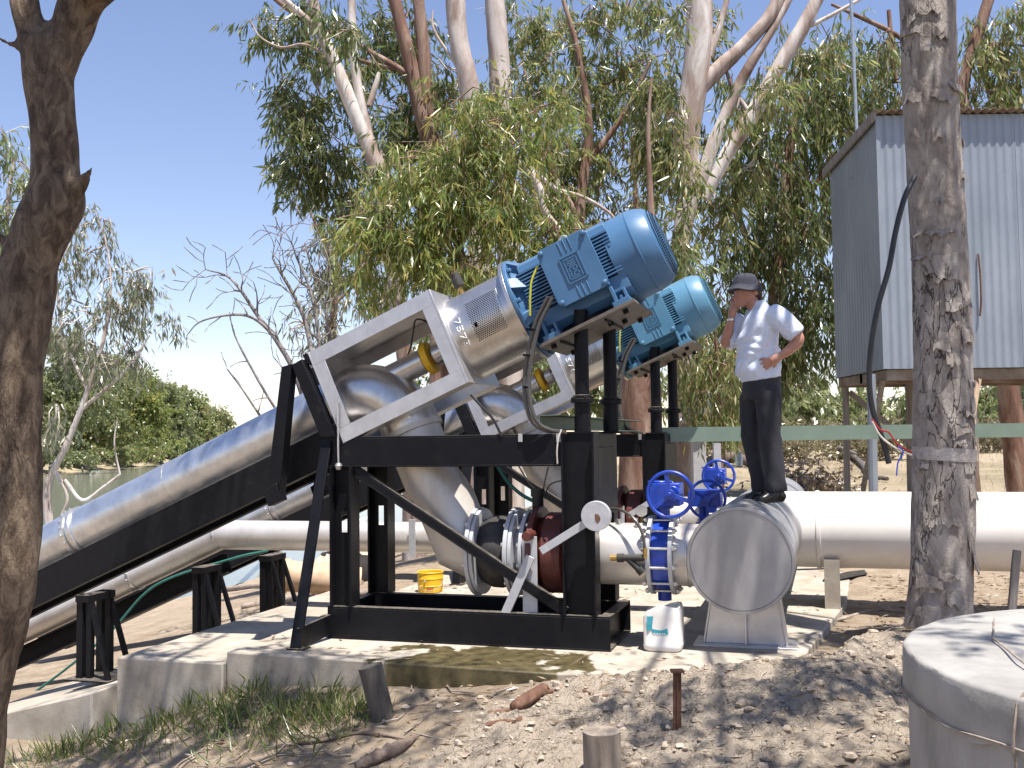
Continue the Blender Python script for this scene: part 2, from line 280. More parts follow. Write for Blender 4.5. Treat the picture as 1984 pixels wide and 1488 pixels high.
def concrete():
    m, n, l, b = nodes('concrete'); co = coords(n, l)
    f = noise(n, l, co, 3, 9, .65); rp = rampnode(n, [(.3, (.24, .205, .16)), (.5, (.36, .315, .255)), (.7, (.45, .405, .34))]); l.new(f, rp.inputs[0])
    sp = n.new('ShaderNodeSeparateXYZ'); l.new(co, sp.inputs[0])
    # form-board lines, pin holes
    vo = n.new('ShaderNodeTexVoronoi'); vo.inputs['Scale'].default_value = 22; l.new(co, vo.inputs['Vector'])
    pit = rampnode(n, [(.05, (0, 0, 0)), (.11, (1, 1, 1))]); l.new(vo.outputs['Distance'], pit.inputs[0])
    last = bumpn(n, l, b, noise(n, l, co, 45, 8, .7), .35, .006); bumpn(n, l, b, pit.outputs[0], .6, .01, last)
    # water stain, where the pump leaks over the slab edge (local u .75 .. 2.1, near the front edge)
    def fall(out, lo, hi, soft):
        a = n.new('ShaderNodeMapRange'); a.inputs['From Min'].default_value = lo-soft; a.inputs['From Max'].default_value = lo+soft; l.new(out, a.inputs[0])
        c = n.new('ShaderNodeMapRange'); c.inputs['From Min'].default_value = hi-soft; c.inputs['From Max'].default_value = hi+soft
        c.inputs['To Min'].default_value = 1; c.inputs['To Max'].default_value = 0; l.new(out, c.inputs[0])
        q = n.new('ShaderNodeMath'); q.operation = 'MULTIPLY'; l.new(a.outputs[0], q.inputs[0]); l.new(c.outputs[0], q.inputs[1]); return q.outputs[0]
    q = n.new('ShaderNodeMath'); q.operation = 'MULTIPLY'; l.new(fall(sp.outputs[0], .75, 2.15, .5), q.inputs[0]); l.new(fall(sp.outputs[1], -1.2, .0, .16), q.inputs[1])
    nz = noise(n, l, coords(n, l, (1, .7, .12)), 4.2, 5, .55)
    ad = n.new('ShaderNodeMath'); ad.operation = 'MULTIPLY_ADD'; l.new(nz, ad.inputs[0]); ad.inputs[1].default_value = 1.9; l.new(q.outputs[0], ad.inputs[2])
    wet = rampnode(n, [(.0, (0, 0, 0)), (1, (1, 1, 1))]); wet.color_ramp.elements[0].position = .80; wet.color_ramp.elements[1].position = .86
    hv = n.new('ShaderNodeMath'); hv.operation = 'MULTIPLY'; hv.inputs[1].default_value = .55; l.new(ad.outputs[0], hv.inputs[0]); l.new(hv.outputs[0], wet.inputs[0])
    wc = rampnode(n, [(.35, (.045, .037, .016)), (.65, (.125, .10, .048))]); l.new(noise(n, l, co, 9, 7), wc.inputs[0])
    mi = n.new('ShaderNodeMixRGB'); l.new(wet.outputs[0], mi.inputs[0]); l.new(rp.outputs[0], mi.inputs[1]); l.new(wc.outputs[0], mi.inputs[2])
    l.new(mi.outputs[0], b.inputs['Base Color'])
    mr = n.new('ShaderNodeMapRange'); mr.inputs['To Min'].default_value = .9; mr.inputs['To Max'].default_value = .35; l.new(wet.outputs[0], mr.inputs[0]); l.new(mr.outputs[0], b.inputs['Roughness'])
    return m
M['conc'] = concrete()
def soil():
    m, n, l, b = nodes('dry_soil'); co = coords(n, l)
    big = noise(n, l, co, .55, 5, .6); rp = rampnode(n, [(.3, (.28, .21, .145)), (.5, (.40, .315, .225)), (.7, (.53, .435, .33))]); l.new(noise(n, l, co, 3.5, 10, .7), rp.inputs[0])
    cl = rampnode(n, [(.26, (.30, .235, .175)), (.45, (.49, .405, .31)), (.72, (.63, .54, .435))]); l.new(noise(n, l, co, 15, 12, .78), cl.inputs[0])
    at = n.new('ShaderNodeAttribute'); at.attribute_name = 'clay'
    mx = n.new('ShaderNodeMixRGB'); l.new(at.outputs['Fac'], mx.inputs[0]); l.new(rp.outputs[0], mx.inputs[1]); l.new(cl.outputs[0], mx.inputs[2])
    gr = rampnode(n, [(.40, (.36, .295, .19)), (.60, (.20, .17, .105))]); l.new(big, gr.inputs[0])
    a2 = n.new('ShaderNodeAttribute'); a2.attribute_name = 'dry'; m2 = n.new('ShaderNodeMixRGB'); l.new(a2.outputs['Fac'], m2.inputs[0]); l.new(mx.outputs[0], m2.inputs[1]); l.new(gr.outputs[0], m2.inputs[2])
    # cracked clay
    wn = n.new('ShaderNodeTexNoise'); wn.inputs['Scale'].default_value = 6; wn.inputs['Detail'].default_value = 4; l.new(co, wn.inputs['Vector'])
    ad = n.new('ShaderNodeMixRGB'); ad.blend_type = 'ADD'; ad.inputs[0].default_value = .25; l.new(co, ad.inputs[1]); l.new(wn.outputs[1], ad.inputs[2])
    vo = n.new('ShaderNodeTexVoronoi'); vo.feature = 'DISTANCE_TO_EDGE'; vo.inputs['Scale'].default_value = 21; l.new(ad.outputs[0], vo.inputs['Vector'])
    cr = n.new('ShaderNodeMapRange'); cr.inputs['From Max'].default_value = .09; l.new(vo.outputs[0], cr.inputs[0])
    inv = n.new('ShaderNodeMath'); inv.operation = 'SUBTRACT'; inv.inputs[0].default_value = 1; l.new(cr.outputs[0], inv.inputs[1])
    pg = rampnode(n, [(.40, (0, 0, 0)), (.60, (1, 1, 1))]); l.new(noise(n, l, co, 6, 5, .6), pg.inputs[0]); pm = n.new('ShaderNodeMath'); pm.operation = 'MULTIPLY'; l.new(at.outputs['Fac'], pm.inputs[0]); l.new(pg.outputs[0], pm.inputs[1])
    gate = n.new('ShaderNodeMath'); gate.operation = 'MULTIPLY'; l.new(inv.outputs[0], gate.inputs[0]); l.new(pm.outputs[0], gate.inputs[1])
    hgt = n.new('ShaderNodeMath'); hgt.operation = 'SUBTRACT'; hgt.inputs[0].default_value = 1; l.new(gate.outputs[0], hgt.inputs[1])
    last = bumpn(n, l, b, noise(n, l, co, 26, 12, .78), 1.0, .05); bumpn(n, l, b, hgt.outputs[0], .9, .05, last)
    dk = n.new('ShaderNodeMixRGB'); dk.blend_type = 'MIX'; dk.inputs[2].default_value = (.13, .105, .08, 1)
    g2 = n.new('ShaderNodeMath'); g2.operation = 'MULTIPLY'; g2.inputs[1].default_value = .45; l.new(gate.outputs[0], g2.inputs[0])
    l.new(g2.outputs[0], dk.inputs[0]); l.new(m2.outputs[0], dk.inputs[1]); l.new(dk.outputs[0], b.inputs['Base Color']); b.inputs['Roughness'].default_value = .95
    b.inputs['Specular IOR Level'].default_value = .2
    return m
M['soil'] = soil()
M['clod'] = mat('clay_clods', [(.3, (.28, .22, .16)), (.5, (.40, .325, .25)), (.7, (.52, .44, .35))], 22, .95, 0, .8, 60, .012)
def water():
    m, n, l, b = nodes('river_water'); co = coords(n, l, (1, .35, 1)); b.inputs['Base Color'].default_value = (.17, .18, .14, 1)
    b.inputs['Roughness'].default_value = .12; bumpn(n, l, b, noise(n, l, co, 2.2, 5, .6), .25, .05); return m
M['water'] = water()
# ---------------------------------------------------------------- the pump plant (unit-local axes: u along the skid, v back, z up)
def LV(px, py, v):                                   # photo point on the plane v = const, in unit axes
    r = ray(px, py); c = EYE - UO; t = (v - c.dot(VV))/r.dot(VV); q = EYE + r*t - UO
    return Vector((q.dot(UU), v, q.z))
DV = 3.35
def unit(name, label, cat, group=None): return thing(name, label, cat, W(0, 0, 0), PH, group)
# ---- black steel skid
def make_skid():
    t = unit('support_frame', 'black steel skid frame nearest the camera with diagonal brace, carrying the front blue motor', 'support frame', 'black frames under the motors')
    def rail(name, p0, p1, w, h, th=.014, flip=-1, m='black'): return MB().chan(p0, p1, w, h, th, (0, 0, 1), flip).build(name, M[m], t, bevel=.003)
    rail('base_rail', (0, .04, .1225), (2.19, .04, .1225), .08, .245); rail('base_rail', (0, .74, .1225), (2.19, .74, .1225), .08, .245, flip=1)
    rail('base_rail', (.04, .081, .121), (.04, .699, .121), .08, .24); rail('base_rail', (2.15, .081, .121), (2.15, .699, .121), .08, .24, flip=1)
    rail('top_rail', (.0, .05, 1.415), (1.858, .05, 1.415), .10, .232); rail('top_rail', (.0, .73, 1.415), (1.858, .73, 1.415), .10, .232, flip=1)
    for v in (.05, .73):                                # slotted left posts
        b = MB(); z0, z1 = .247, 1.298
        for u in (.04, .205): b.box((u-.008, v-.075, z0), (u+.008, v+.075, z1))
        b.box((.05, v-.006, z0), (.197, v+.006, .80)); b.box((.05, v-.006, .96), (.197, v+.006, z1))
        b.box((.05, v-.006, .80), (.098, v+.006, .96)); b.box((.148, v-.006, .80), (.197, v+.006, .96)); b.build('post', M['black'], t)
        MB().ibeam((1.98, v, .247), (1.98, v, 1.531), .15, .24, .014, (1, 0, 0)).build('post', M['black'], t)
    MB().bar((2.0, .13, 1.48), (2.0, .65, 1.48), .2, .10, (0, 0, 1)).build('cross_beam', M['black'], t, bevel=.003)
    MB().box((2.085, .13, .93), (2.10, .65, 1.428)).build('end_plate', M['black'], t)
    MB().chan((.215, .045, 1.275), (1.87, .045, .262), .06, .075, .010, (0, 0, 1), -1).build('brace', M['black'], t, bevel=.002)
    leg = MB().bar((.0, -.0, 1.50), (-.03, -.44, .012), .085, .022, (0, 1, 0)); leg.build('outrigger_leg', M['black'], t, bevel=.003)
    MB().bar((-.02, -.42, .075), (.03, -.004, .11), .02, .15, (0, 0, 1)).box((-.09, -.47, .001), (.05, -.36, .012)).build('outrigger_foot', M['black'], t)
    for u, v in ((1.99, .12), (2.09, .65)):
        top = 1.84 + (u + .385*ST)/CT*ST - .385*CT + .02
        b = MB().lathe([(0, .06), (.22, .06), (.222, .085), (.25, .085), (.252, .066), (.275, .066), (.28, .052), (top-1.532, .052)], (u, v, 1.532), (0, 0, 1), 20)
        b.box((u-.10, v-.09, 1.531), (u+.10, v+.09, 1.545))
        for k in range(6):
            a = k*math.pi/3; hexbolt(b, (u+.073*math.cos(a), v+.073*math.sin(a), 1.782), (0, 0, 1), .011, .012)
        b.build('jack_post', M['black'], t)
    b = MB().box((1.70, -.40, -.392), (2.46, .40, -.366), T)
    for s, a in ((1.78, -.3), (1.78, .3), (2.36, -.3), (2.36, .3), (2.2, -.12), (2.28, .05), (1.9, .1)):
        hexbolt(b, T(s, a, -.393), T(0, 0, -1)-T(0, 0, 0), .022, .03, 1)
    for s in (1.84, 2.2): b.box((s, -.33, -.415), (s+.012, .33, -.3935), T, 1)
    b.build('motor_plate', [M['plate'], M['black']], t, bevel=.002)
    for px in (1008, 1082): q = LV(px, 848, -.012); MB().box((q.x-.016, -.012, q.z-.03), (q.x+.016, -.001, q.z+.03)).build('tray_clip', M['zinc'], t)
    return t
skid = make_skid()
def hexdots(mb, fn, w, h, pitch, r, inside, mi):      # dots laid out in a hexagonal pattern on fn(x, y)
    row = 0; y = -h/2
    while y <= h/2:
        x = -w/2 + (pitch/2 if row % 2 else 0)
        while x <= w/2:
            if inside(x, y): mb.add([fn(x + r*math.cos(k*math.pi/3), y + r*math.sin(k*math.pi/3)) for k in range(6)], [tuple(range(6))], mi)
            x += pitch
        y += pitch*.866; row += 1
GL = {'w': [[(0, 1), (0, 0), (1, 0), (1, 1)], [(.5, 0), (.5, 1)]], 'e': [[(1, 0), (0, 0), (0, 1), (1, 1), (1, .5), (0, .5)]],
      'g': [[(1, .42), (0, .42), (0, 1), (1, 1), (1, 0), (0, 0)]],
      '7': [[(0, 1), (1, 1), (.35, 0)]], '5': [[(1, 1), (.1, 1), (.05, .55), (.7, .6), (1, .3), (.6, 0), (0, .08)]], '3': [[(0, 1), (.9, .9), (.4, .55), (1, .3), (.6, 0), (0, .1)]],
      '1': [[(.3, .8), (.5, 1), (.5, 0)]], '6': [[(.8, 1), (.2, .6), (.1, .2), (.5, 0), (.9, .2), (.6, .5), (.15, .35)]]}
def ring_pt(s, ang, r): return T(s, -r*math.cos(ang), r*math.sin(ang))   # ang 0 faces the camera side, up is positive
def make_pump(writing):
    t = unit('inclined_pump', 'inclined galvanised pump tube with bright open cage and drum marked 7573, nearest the camera', 'pump', 'inclined pumps with stainless cages')
    ax = T(1, 0, 0) - T(0, 0, 0)
    MB().lathe([(0, .205), (6.4, .205)], T(-6.4, 0, 0), ax, 56, cap=False).build('casing_tube', M['galv'], t)
    b = MB()
    for s in (-2.84, -2.775): b.lathe([(0, .206), (.002, .222), (.038, .222), (.04, .206)], T(s, 0, 0), ax, 48, cap=False)
    for k in range(9): hexbolt(b, ring_pt(-2.82, -.9+k*.3, .222), ring_pt(0, -.9+k*.3, 1)-ring_pt(0, -.9+k*.3, 0), .009, .012)
    b.build('clamp_ring', M['zinc'], t); MB().lathe([(0, .206), (.001, .2085), (.02, .2085), (.021, .206)], T(-1.75, 0, 0), ax, 48, cap=False).build('weld_seam', M['zinc'], t)
    def square(b, s, th, hs, rh):                       # square plate with a round hole
        n = 40; vs = []; fs = []
        for k in range(n):
            a = 2*math.pi*k/n; c, d = math.cos(a), math.sin(a); m = hs/max(abs(c), abs(d))
            for q in (s, s+th): vs += [T(q, m*c, m*d), T(q, rh*c, rh*d)]
        for k in range(n):
            i = 4*k; j = 4*((k+1) % n)
            fs += [(i, i+1, j+1, j), (i+2, j+2, j+3, i+3), (i, j, j+2, i+2), (i+1, i+3, j+3, j+1)]
        b.add(vs, fs)
    b = MB(); square(b, -.012, .014, .385, .21); b.build('base_plate', M['cage'], t, bevel=.002)
    b = MB(); square(b, 1.085, .016, .385, .06)
    b.lathe([(0, .345), (.012, .345)], T(1.1015, 0, 0), ax, 56); b.build('top_plate', M['cage'], t, bevel=.002)
    e = .383
    MB().box((.0025, -.3715, .372), (1.0845, .3715, .383), T).build('cage_roof', M['cage'], t)
    for sa in (-1, 1):
        for s0, s1 in ((.0025, .10), (.985, 1.0845)): MB().box((s0, min(sa*e, sa*(e-.010)), -.2675), (s1, max(sa*e, sa*(e-.010)), .2675), T).build('cage_jamb', M['cage'], t, bevel=.0015)
        for sb in (-1, 1):
            b = MB()
            b.box((.0025, min(sa*e, sa*(e-.011)), min(sb*e, sb*(e-.115))), (1.0845, max(sa*e, sa*(e-.011)), max(sb*e, sb*(e-.115))), T)
            lo, hi = sorted((sa*(e-.0112), sa*(e-.16)))
            if sb < 0: b.box((.0025, lo, -e), (1.0845, hi, -e+.011), T)
            b.build('cage_rail', M['cage'], t, bevel=.0015)
    pts = [T(.0, 0, 0)] + [T(.40*math.sin(x), 0, -.40*(1-math.cos(x))) for x in np.linspace(.05, math.pi/2, 14)] + [T(.40, 0, -.46)]
    MB().tube(pts, [.212, .225] + [.238]*13 + [.236], 40, False, ref=(0, 1, 0)).build('elbow', M['stainless'], t)
    b = MB(); b.lathe([(0, .10), (.42, .098), (.43, .075)], T(.30, 0, 0), ax, 28); b.lathe([(0, .06), (.03, .085), (.10, .085), (.14, .05), (.30, .03)], T(.79, 0, 0), ax, 24)
    for k in range(5): hexbolt(b, ring_pt(.90, k*1.25, .07), ax, .012, .05)
    b.build('gland_housing', M['stainless'], t)
    MB().lathe([(0, .10), (.003, .13), (.055, .13), (.058, .10)], T(.735, 0, 0), ax, 32).build('gland_ring', M['yellow'], t)
    # motor stool
    b = MB(); b.lathe([(0, .335), (.5, .335)], T(1.114, 0, 0), ax, 64); b.build('motor_stool', M['stainless'], t)
    b = MB(); n = 20; a0, a1, s0, s1 = -.42, .62, 1.27, 1.545; vs = []; fs = []
    for i in range(n+1):
        a = a0 + (a1-a0)*i/n; vs += [ring_pt(s0, a, .341), ring_pt(s1, a, .341), ring_pt(s0, a, .3355), ring_pt(s1, a, .3355)]
    fs = [(4*i, 4*i+1, 4*i+5, 4*i+4) for i in range(n)] + [(4*i, 4*i+4, 4*i+6, 4*i+2) for i in range(n)] + [(4*i+1, 4*i+3, 4*i+7, 4*i+5) for i in range(n)]
    b.add(vs, fs)
    hexdots(b, lambda x, y: ring_pt((s0+s1)/2 + x, (a0+a1)/2 + y/.341, .3416), s1-s0-.03, (a1-a0)*.341-.03, .0165, .0056, lambda x, y: True, 1)
    q = ring_pt(1.31, -.02, .342); b.add([ring_pt(1.30, .02, .3425), ring_pt(1.325, .02, .3425), ring_pt(1.325, -.08, .3425), ring_pt(1.30, -.08, .3425)], [(0, 1, 2, 3)], 1)
    b.build('perforated_guard', [M['stainless'], M['dark']], t)
    b = MB()                                             # paint-pen number, read down the drum
    for i, ch in enumerate(writing):
        for st in GL[ch]:
            st = [st[0]]+st if len(st) < 2 else st
            pts = [ring_pt(1.165 + (y + random.uniform(-.06, .06))*.042, .30 - (i*.062 + x*.044)/.338*1.0, .3385) for x, y in st]
            b.tube(pts, .0042, 5)
    b.build('painted_number', M['white'], t)
    MB().lathe([(0, .335), (.002, .408), (.03, .408)], T(1.612, 0, 0), ax, 64).build('stool_flange', M['stainless'], t, bevel=.002)
    b = MB(); o = T(1.22, .0, .33); d = T(0, 0, 1)-T(0, 0, 0); b.lathe([(0, .016), (.09, .016)], o, d, 12, 1); b.lathe([(0, .03), (.01, .042), (.07, .042), (.075, .036), (.11, .036), (.115, .03)], o+d*.07, d, 16)
    b.build('breather', [M['rubber'], M['brass']], t)
    MB().tube(curve_pts([T(.99, -.1, .02), T(.93, -.15, .2), T(.82, -.1, .30), T(.72, 0, .24), T(.55, .2, .16), T(.35, .33, .12)], 8), .007, 8).build('sensor_cable', M['cable'], t)
    # discharge leg with its mitred bend
    n_ = T(0, 0, -1) - T(0, 0, 0); q0 = T(.40, 0, -.44); q1 = q0 + n_*.44
    pts = [q0, q0+n_*.1, q1, q1+Vector((.115, 0, -.175)), Vector((.975, VC, .675)), Vector((1.10, VC, .644))]
    b = MB().tube(pts, [.23, .225, .225, .235, .235, .226], 44, False, ref=(0, 1, 0)); b.lathe([(0, .226), (.003, .25), (.05, .25), (.053, .226)], q0, n_, 44, cap=False); b.build('discharge_leg', M['leg'], t, sharp=18)
    return t
pump = make_pump('7573')
# ---- black beam under the pump tube with its A-shaped bracket
def make_carrier():
    t = unit('carrier_beam', 'black channel beam with A-shaped end bracket under the front pump tube', 'beam', 'black beams under the pump tubes')
    z = T(0, 0, 1) - T(0, 0, 0)
    for a, fl in ((-.19, -1), (.19, 1)): MB().chan(T(-6.4, a, -.32), T(-.06, a, -.32), .09, .27, .014, z, fl).build('channel', M['black_rust'], t, bevel=.003)
    p = [LV(563, 708, .02), LV(590, 694, .02), LV(546, 972, .02), LV(520, 968, .02)]
    def plate(poly, v0, v1): return MB().prism([(q.x, q.z) for q in poly], lambda x, y: Vector((x, v0, y)), lambda x, y: Vector((x, v1, y)))
    for v0, v1 in ((-.05, .05), (.71, .81)):
        b = plate([LV(554, 712, .02), LV(573, 706, .02), LV(549, 968, .02), LV(524, 960, .02)], v0, v1)
        b.prism([(q.x, q.z) for q in (LV(521, 952, .02), LV(546, 935, .02), LV(556, 968, .02), LV(531, 980, .02))], lambda x, y: Vector((x, v0-.02, y)), lambda x, y: Vector((x, v0+.08, y)))
        b.build('bracket_column', M['black'], t, bevel=.003)
        plate([LV(573, 708, .02), LV(592, 697, .02), LV(655, 846, .02), LV(628, 846, .02)], v0+.004, v1).build('bracket_strut', M['black'], t, bevel=.003)
    plate([LV(565, 712, .38), LV(588, 702, .38), LV(618, 770, .38), LV(570, 900, .38), LV(545, 900, .38)], .66, .675).build('gusset_plate', M['black_rust'], t)
    b = MB().box((-.055, -.385, -.39), (-.02, .385, -.22), T).box((-.055, -.385, .30), (-.02, .385, .385), T); b.build('cross_member', M['black'], t, bevel=.002)
    return t
carrier = make_carrier()
# ---- electric motor
def make_motor():
    t = unit('electric_motor', 'blue finned electric motor nearest the camera, standing above the front black frame', 'motor', 'blue electric motors')
    ax = T(1, 0, 0) - T(0, 0, 0); bl = M['blue']
    b = MB()
    prof = [(-.22, -.30), (.22, -.30), (.285, -.25), (.285, -.135), (.235, -.13), (.235, .195), (.285, .20), (.27, .255), (.17, .30), (-.17, .30), (-.27, .255), (-.285, .20), (-.235, .195), (-.235, -.13), (-.285, -.135), (-.285, -.25)]
    b.prism(prof, lambda a, c: T(1.75, a, c), lambda a, c: T(2.47, a, c)); b.build('stator_body', bl, t, bevel=.004)
    for side in (-1, 1):
        b = MB()
        for k in range(13):
            c = -.118 + k*.0255; lo, hi = sorted((side*.232, side*.312)); b.box((1.74, lo, c-.0055), (2.47, hi, c+.0055), T)
        b.build('cooling_fins', bl, t)
    b = MB().lathe([(0, .40), (.028, .40), (.03, .32), (.05, .30), (.105, .27)], T(1.645, 0, 0), ax, 56)
    for k in range(8):
        an = math.pi/8 + k*math.pi/4; u0 = ring_pt(0, an, 1)-ring_pt(0, an, 0); tn = ring_pt(0, an+math.pi/2, 1)-ring_pt(0, an+math.pi/2, 0); o = T(1.674, 0, 0)
        tri = [(0, .395), (0, .25), (.11, .25), (.11, .31)]
        b.prism(tri, lambda s, r: o + ax*s + u0*r - tn*.045, lambda s, r: o + ax*s + u0*r + tn*.045)
    for k in range(8): an = k*math.pi/4; hexbolt(b, ring_pt(1.674, an, .372), ax, .02, .03)
    b.build('end_shield', bl, t, bevel=.003)
    # terminal box on the camera side, with its lid, ridges and raised mark
    b = MB().box((1.97, -.40, -.19), (2.34, -.286, .235), T); b.build('terminal_box', bl, t, bevel=.006)
    f = -.4225
    lid = MB(); ch = .035; s0, s1, c0, c1 = 1.955, 2.355, -.205, .25
    poly = [(s0+ch, c0), (s1-ch, c0), (s1, c0+ch), (s1, c1-ch), (s1-ch, c1), (s0+ch, c1), (s0, c1-ch), (s0, c0+ch)]
    lid.prism(poly, lambda s, c: T(s, -.4015, c), lambda s, c: T(s, f, c))
    for s in (2.13, 2.17, 2.21):
        for lo, hi in ((.15, .245), (-.20, -.105)): lid.box((s-.004, f-.006, lo), (s+.004, f-.0005, hi), T)
    for s in (s0+.03, s1-.03):
        for c in (c0+.03, c1-.03): lid.lathe([(0, .022), (.012, .022), (.0125, .012), (.024, .012)], T(s, f, c), T(0, -1, 0)-T(0, 0, 0), 12)
    lo = lid.build('terminal_lid', bl, t, bevel=.003)
    mk = MB(); cs, cc = 2.165, .022                      # reads downwards, letter tops towards the fan end
    def strip(p, q, w=.009):
        (x0, y0), (x1, y1) = p, q; mk.box((cs+min(x0, x1)-w/2, f-.009, cc+min(y0, y1)-w/2), (cs+max(x0, x1)+w/2, f-.0008, cc+max(y0, y1)+w/2), T)
    def loop(pts):
        for a, c in zip(pts, pts[1:]): strip(a, c)
    loop([(-.072, -.098), (.072, -.098), (.072, .098), (-.072, .098), (-.072, -.098)])
    loop([(.048, -.075), (.048, .075), (-.05, .075)]); loop([(-.048, .06), (-.048, -.075), (.03, -.075)])
    for i, chh in enumerate('weg'):
        for st in GL[chh]:
            pts = [(-.030 + y*.058, .055 - i*.043 - x*.030) for x, y in st]
            loop(pts)
    m = mk.build('raised_mark', bl, t); m.parent = lo
    cw = MB().lathe([(0, .322), (.196, .322), (.198, .3265), (.208, .3265), (.211, .3215), (.275, .312), (.335, .282), (.375, .235), (.378, .20)], T(2.42, 0, 0), ax, 72, cap=False)
    for an in (.25, 1.2, 2.4, -.6, -2.0): hexbolt(cw, ring_pt(2.45, an, .321), ring_pt(0, an, 1)-ring_pt(0, an, 0), .010, .006)
    c = cw.build('fan_cowl', bl, t, sharp=22)
    g = MB().lathe([(0, .236), (.012, .20), (.014, .02)], T(2.795, 0, 0), ax, 48)
    hexdots(g, lambda x, y: T(2.8105, x, y), .38, .38, .019, .0065, lambda x, y: .03 < math.hypot(x, y) < .185, 1)
    rim = [T(0, 0, 0)]
    for rr, ss in ((.215, 2.8035), (.228, 2.7995), (.245, 2.790), (.262, 2.776)):
        for k in range(int(rr*330)):
            a = 2*math.pi*(k+.5*(rr > .22))/int(rr*330); p = T(ss+.002, rr*math.cos(a), rr*math.sin(a)); e1 = (T(0, -math.sin(a), math.cos(a))-T(0, 0, 0))*.006; e2 = (T(-.5 if rr < .24 else -.8, math.cos(a), math.sin(a))-T(0, 0, 0)).normalized()*.006
            g.add([p-e1-e2, p+e1-e2, p+e1+e2, p-e1+e2], [(0, 1, 2, 3)], 1)
    gg = g.build('fan_grille', [bl, M['dark']], t)
    for s in (1.80, 2.36):
        for a in (-.31, .31):
            b = MB().box((s-.055, a-.07, -.364), (s+.075, a+.07, -.325), T).box((s-.04, a-.025, -.325), (s-.015, a+.025, -.20), T).box((s+.045, a-.025, -.325), (s+.065, a+.06, -.25), T)
            hexbolt(b, T(s+.02, a, -.325), T(0, 0, 1)-T(0, 0, 0), .02, .035); b.build('foot', bl, t, bevel=.003)
    b = MB(); o = T(2.12, 0, .30); up = T(0, 0, 1)-T(0, 0, 0)
    b.tube([o+up*.055 + ax*(.03*math.cos(a)) + up*(.03*math.sin(a)) for a in np.linspace(0, 2*math.pi, 17)], .009, 8); b.cyl(o, o+up*.03, .014, 10); b.build('lifting_eye', M['zinc'], t)
    return t
motor = make_motor()
def make_motor_cable():
    t = unit('motor_cable', 'pair of grey cables looping down from the front motor to the green tray', 'cable', 'cable loops under the motors')
    for dx, dv in ((0, 0), (9, -.03)):
        v = -.03+dv; pts = [LV(1062+dx, 575, -.06), LV(1036+dx, 630, v), LV(1022+dx, 690, v), LV(1016+dx, 745, v), LV(1022+dx, 795, v), LV(1036+dx, 822, v+.02), LV(1060+dx, 834, v+.06), LV(1090, 838, .1)]
        MB().tube(curve_pts(pts, 6), .0155, 10).build('cable_run', M['braid'], t)
    MB().tube(curve_pts([LV(1042, 515, -.03), LV(1030, 545, -.05), LV(1027, 580, -.06), LV(1027, 612, -.06)], 6), .008, 8).build('earth_wire', M['earth'], t)
    for y in (640, 690, 752): q = LV(1027 if y < 650 else 1021, y, -.045); MB().lathe([(0, .034), (.012, .034)], q, (.1, 0, 1), 12).build('cable_tie', M['dark'], t)
    return t
cable = make_motor_cable()
# ---- fittings along the discharge line, z = .644
HZ = .644; XU = Vector((1, 0, 0))
def flange(b, u, th, r, ri=.2, n=12, br=.025, v=VC, z=HZ, mi=0, bmi=1, side=0):
    b.lathe([(0, ri), (.001, r), (th-.001, r), (th, ri)], (u, v, z), XU, 48, mi)
    for k in range(n):
        a = (k+.5)*2*math.pi/n; y, q = (r-.035)*math.cos(a), (r-.035)*math.sin(a)
        if side <= 0: hexbolt(b, (u, v+y, z+q), -XU, br*.7, .018, bmi)
        if side >= 0: hexbolt(b, (u+th, v+y, z+q), XU, br*.7, .018, bmi)
def make_joint():
    t = unit('rubber_joint', 'black rubber bellows between two bolted grey flanges inside the front frame', 'pipe joint', 'rubber joints in the discharge lines')
    for u in (1.085, 1.385): b = MB(); flange(b, u, .032, .335, side=-1); flange(b, u+.034, .03, .325, n=0); b.build('flange', [M['grey'], M['zinc']], t, bevel=.002)
    MB().lathe([(0, .235), (.03, .25), (.08, .272), (.15, .275), (.2, .262), (.235, .235)], (1.149, VC, HZ), XU, 44).build('bellows', M['rubber'], t)
    return t
joint = make_joint()
def make_check():
    t = unit('check_valve', 'maroon check valve with grey lever and round counterweight by the front frame post', 'valve', 'maroon check valves')
    b = MB(); flange(b, 1.56, .045, .345, side=-1); flange(b, 1.86, .045, .33, side=1)
    b.lathe([(0, .25), (.06, .30), (.2, .30), (.255, .25)], (1.606, VC, HZ), XU, 44); b.cyl((1.60, .13, .80), (1.60, -.05, .80), .035, 16); b.build('valve_body', [M['maroon'], M['zinc']], t, bevel=.003)
    b = MB(); flange(b, 1.50, .03, .32, side=-1); b.lathe([(0, .226), (.06, .226)], (1.44, VC, HZ), XU, 40); b.build('companion_flange', [M['grey'], M['zinc']], t)
    p0 = LV(1048, 1068, -.07); p1 = LV(1150, 1004, -.07)
    MB().bar(p0, p1, .016, .055, (0, 0, 1)).build('lever', M['grey'], t, bevel=.002)
    c = LV(1154, 1000, -.10); b = MB().cyl(c + Vector((0, .045, 0)), c, .105, 40)
    ang = np.linspace(0, 2*math.pi, 15)[:-1]
    b.add([c + Vector((.012 + random.uniform(.016, .034)*math.cos(a)*.9, -.002, -.012+random.uniform(.022, .042)*math.sin(a))) for a in ang], [tuple(range(14))], 1)
    b.build('counterweight', [M['grey'], M['rust']], t, bevel=.003)
    return t
check = make_check()
def make_stand():
    t = unit('pipe_stand', 'grey flat-bar pipe stand with slanted strut inside the front frame', 'pipe stand', 'grey pipe stands')
    a = LV(1026, 1040, .06); MB().box((a.x-.055, .05, .02), (a.x+.055, .066, .79)).build('upright', M['grey'], t, bevel=.002)
    MB().bar(LV(965, 1190, .0)+Vector((0, .02, -.1)), LV(1028, 1078, .02), .02, .065, (0, 0, 1)).build('strut', M['grey'], t, bevel=.002)
    MB().box((1.25, .1, .02), (1.62, .2, .03)).build('foot_plate', M['grey'], t); return t
stand = make_stand()
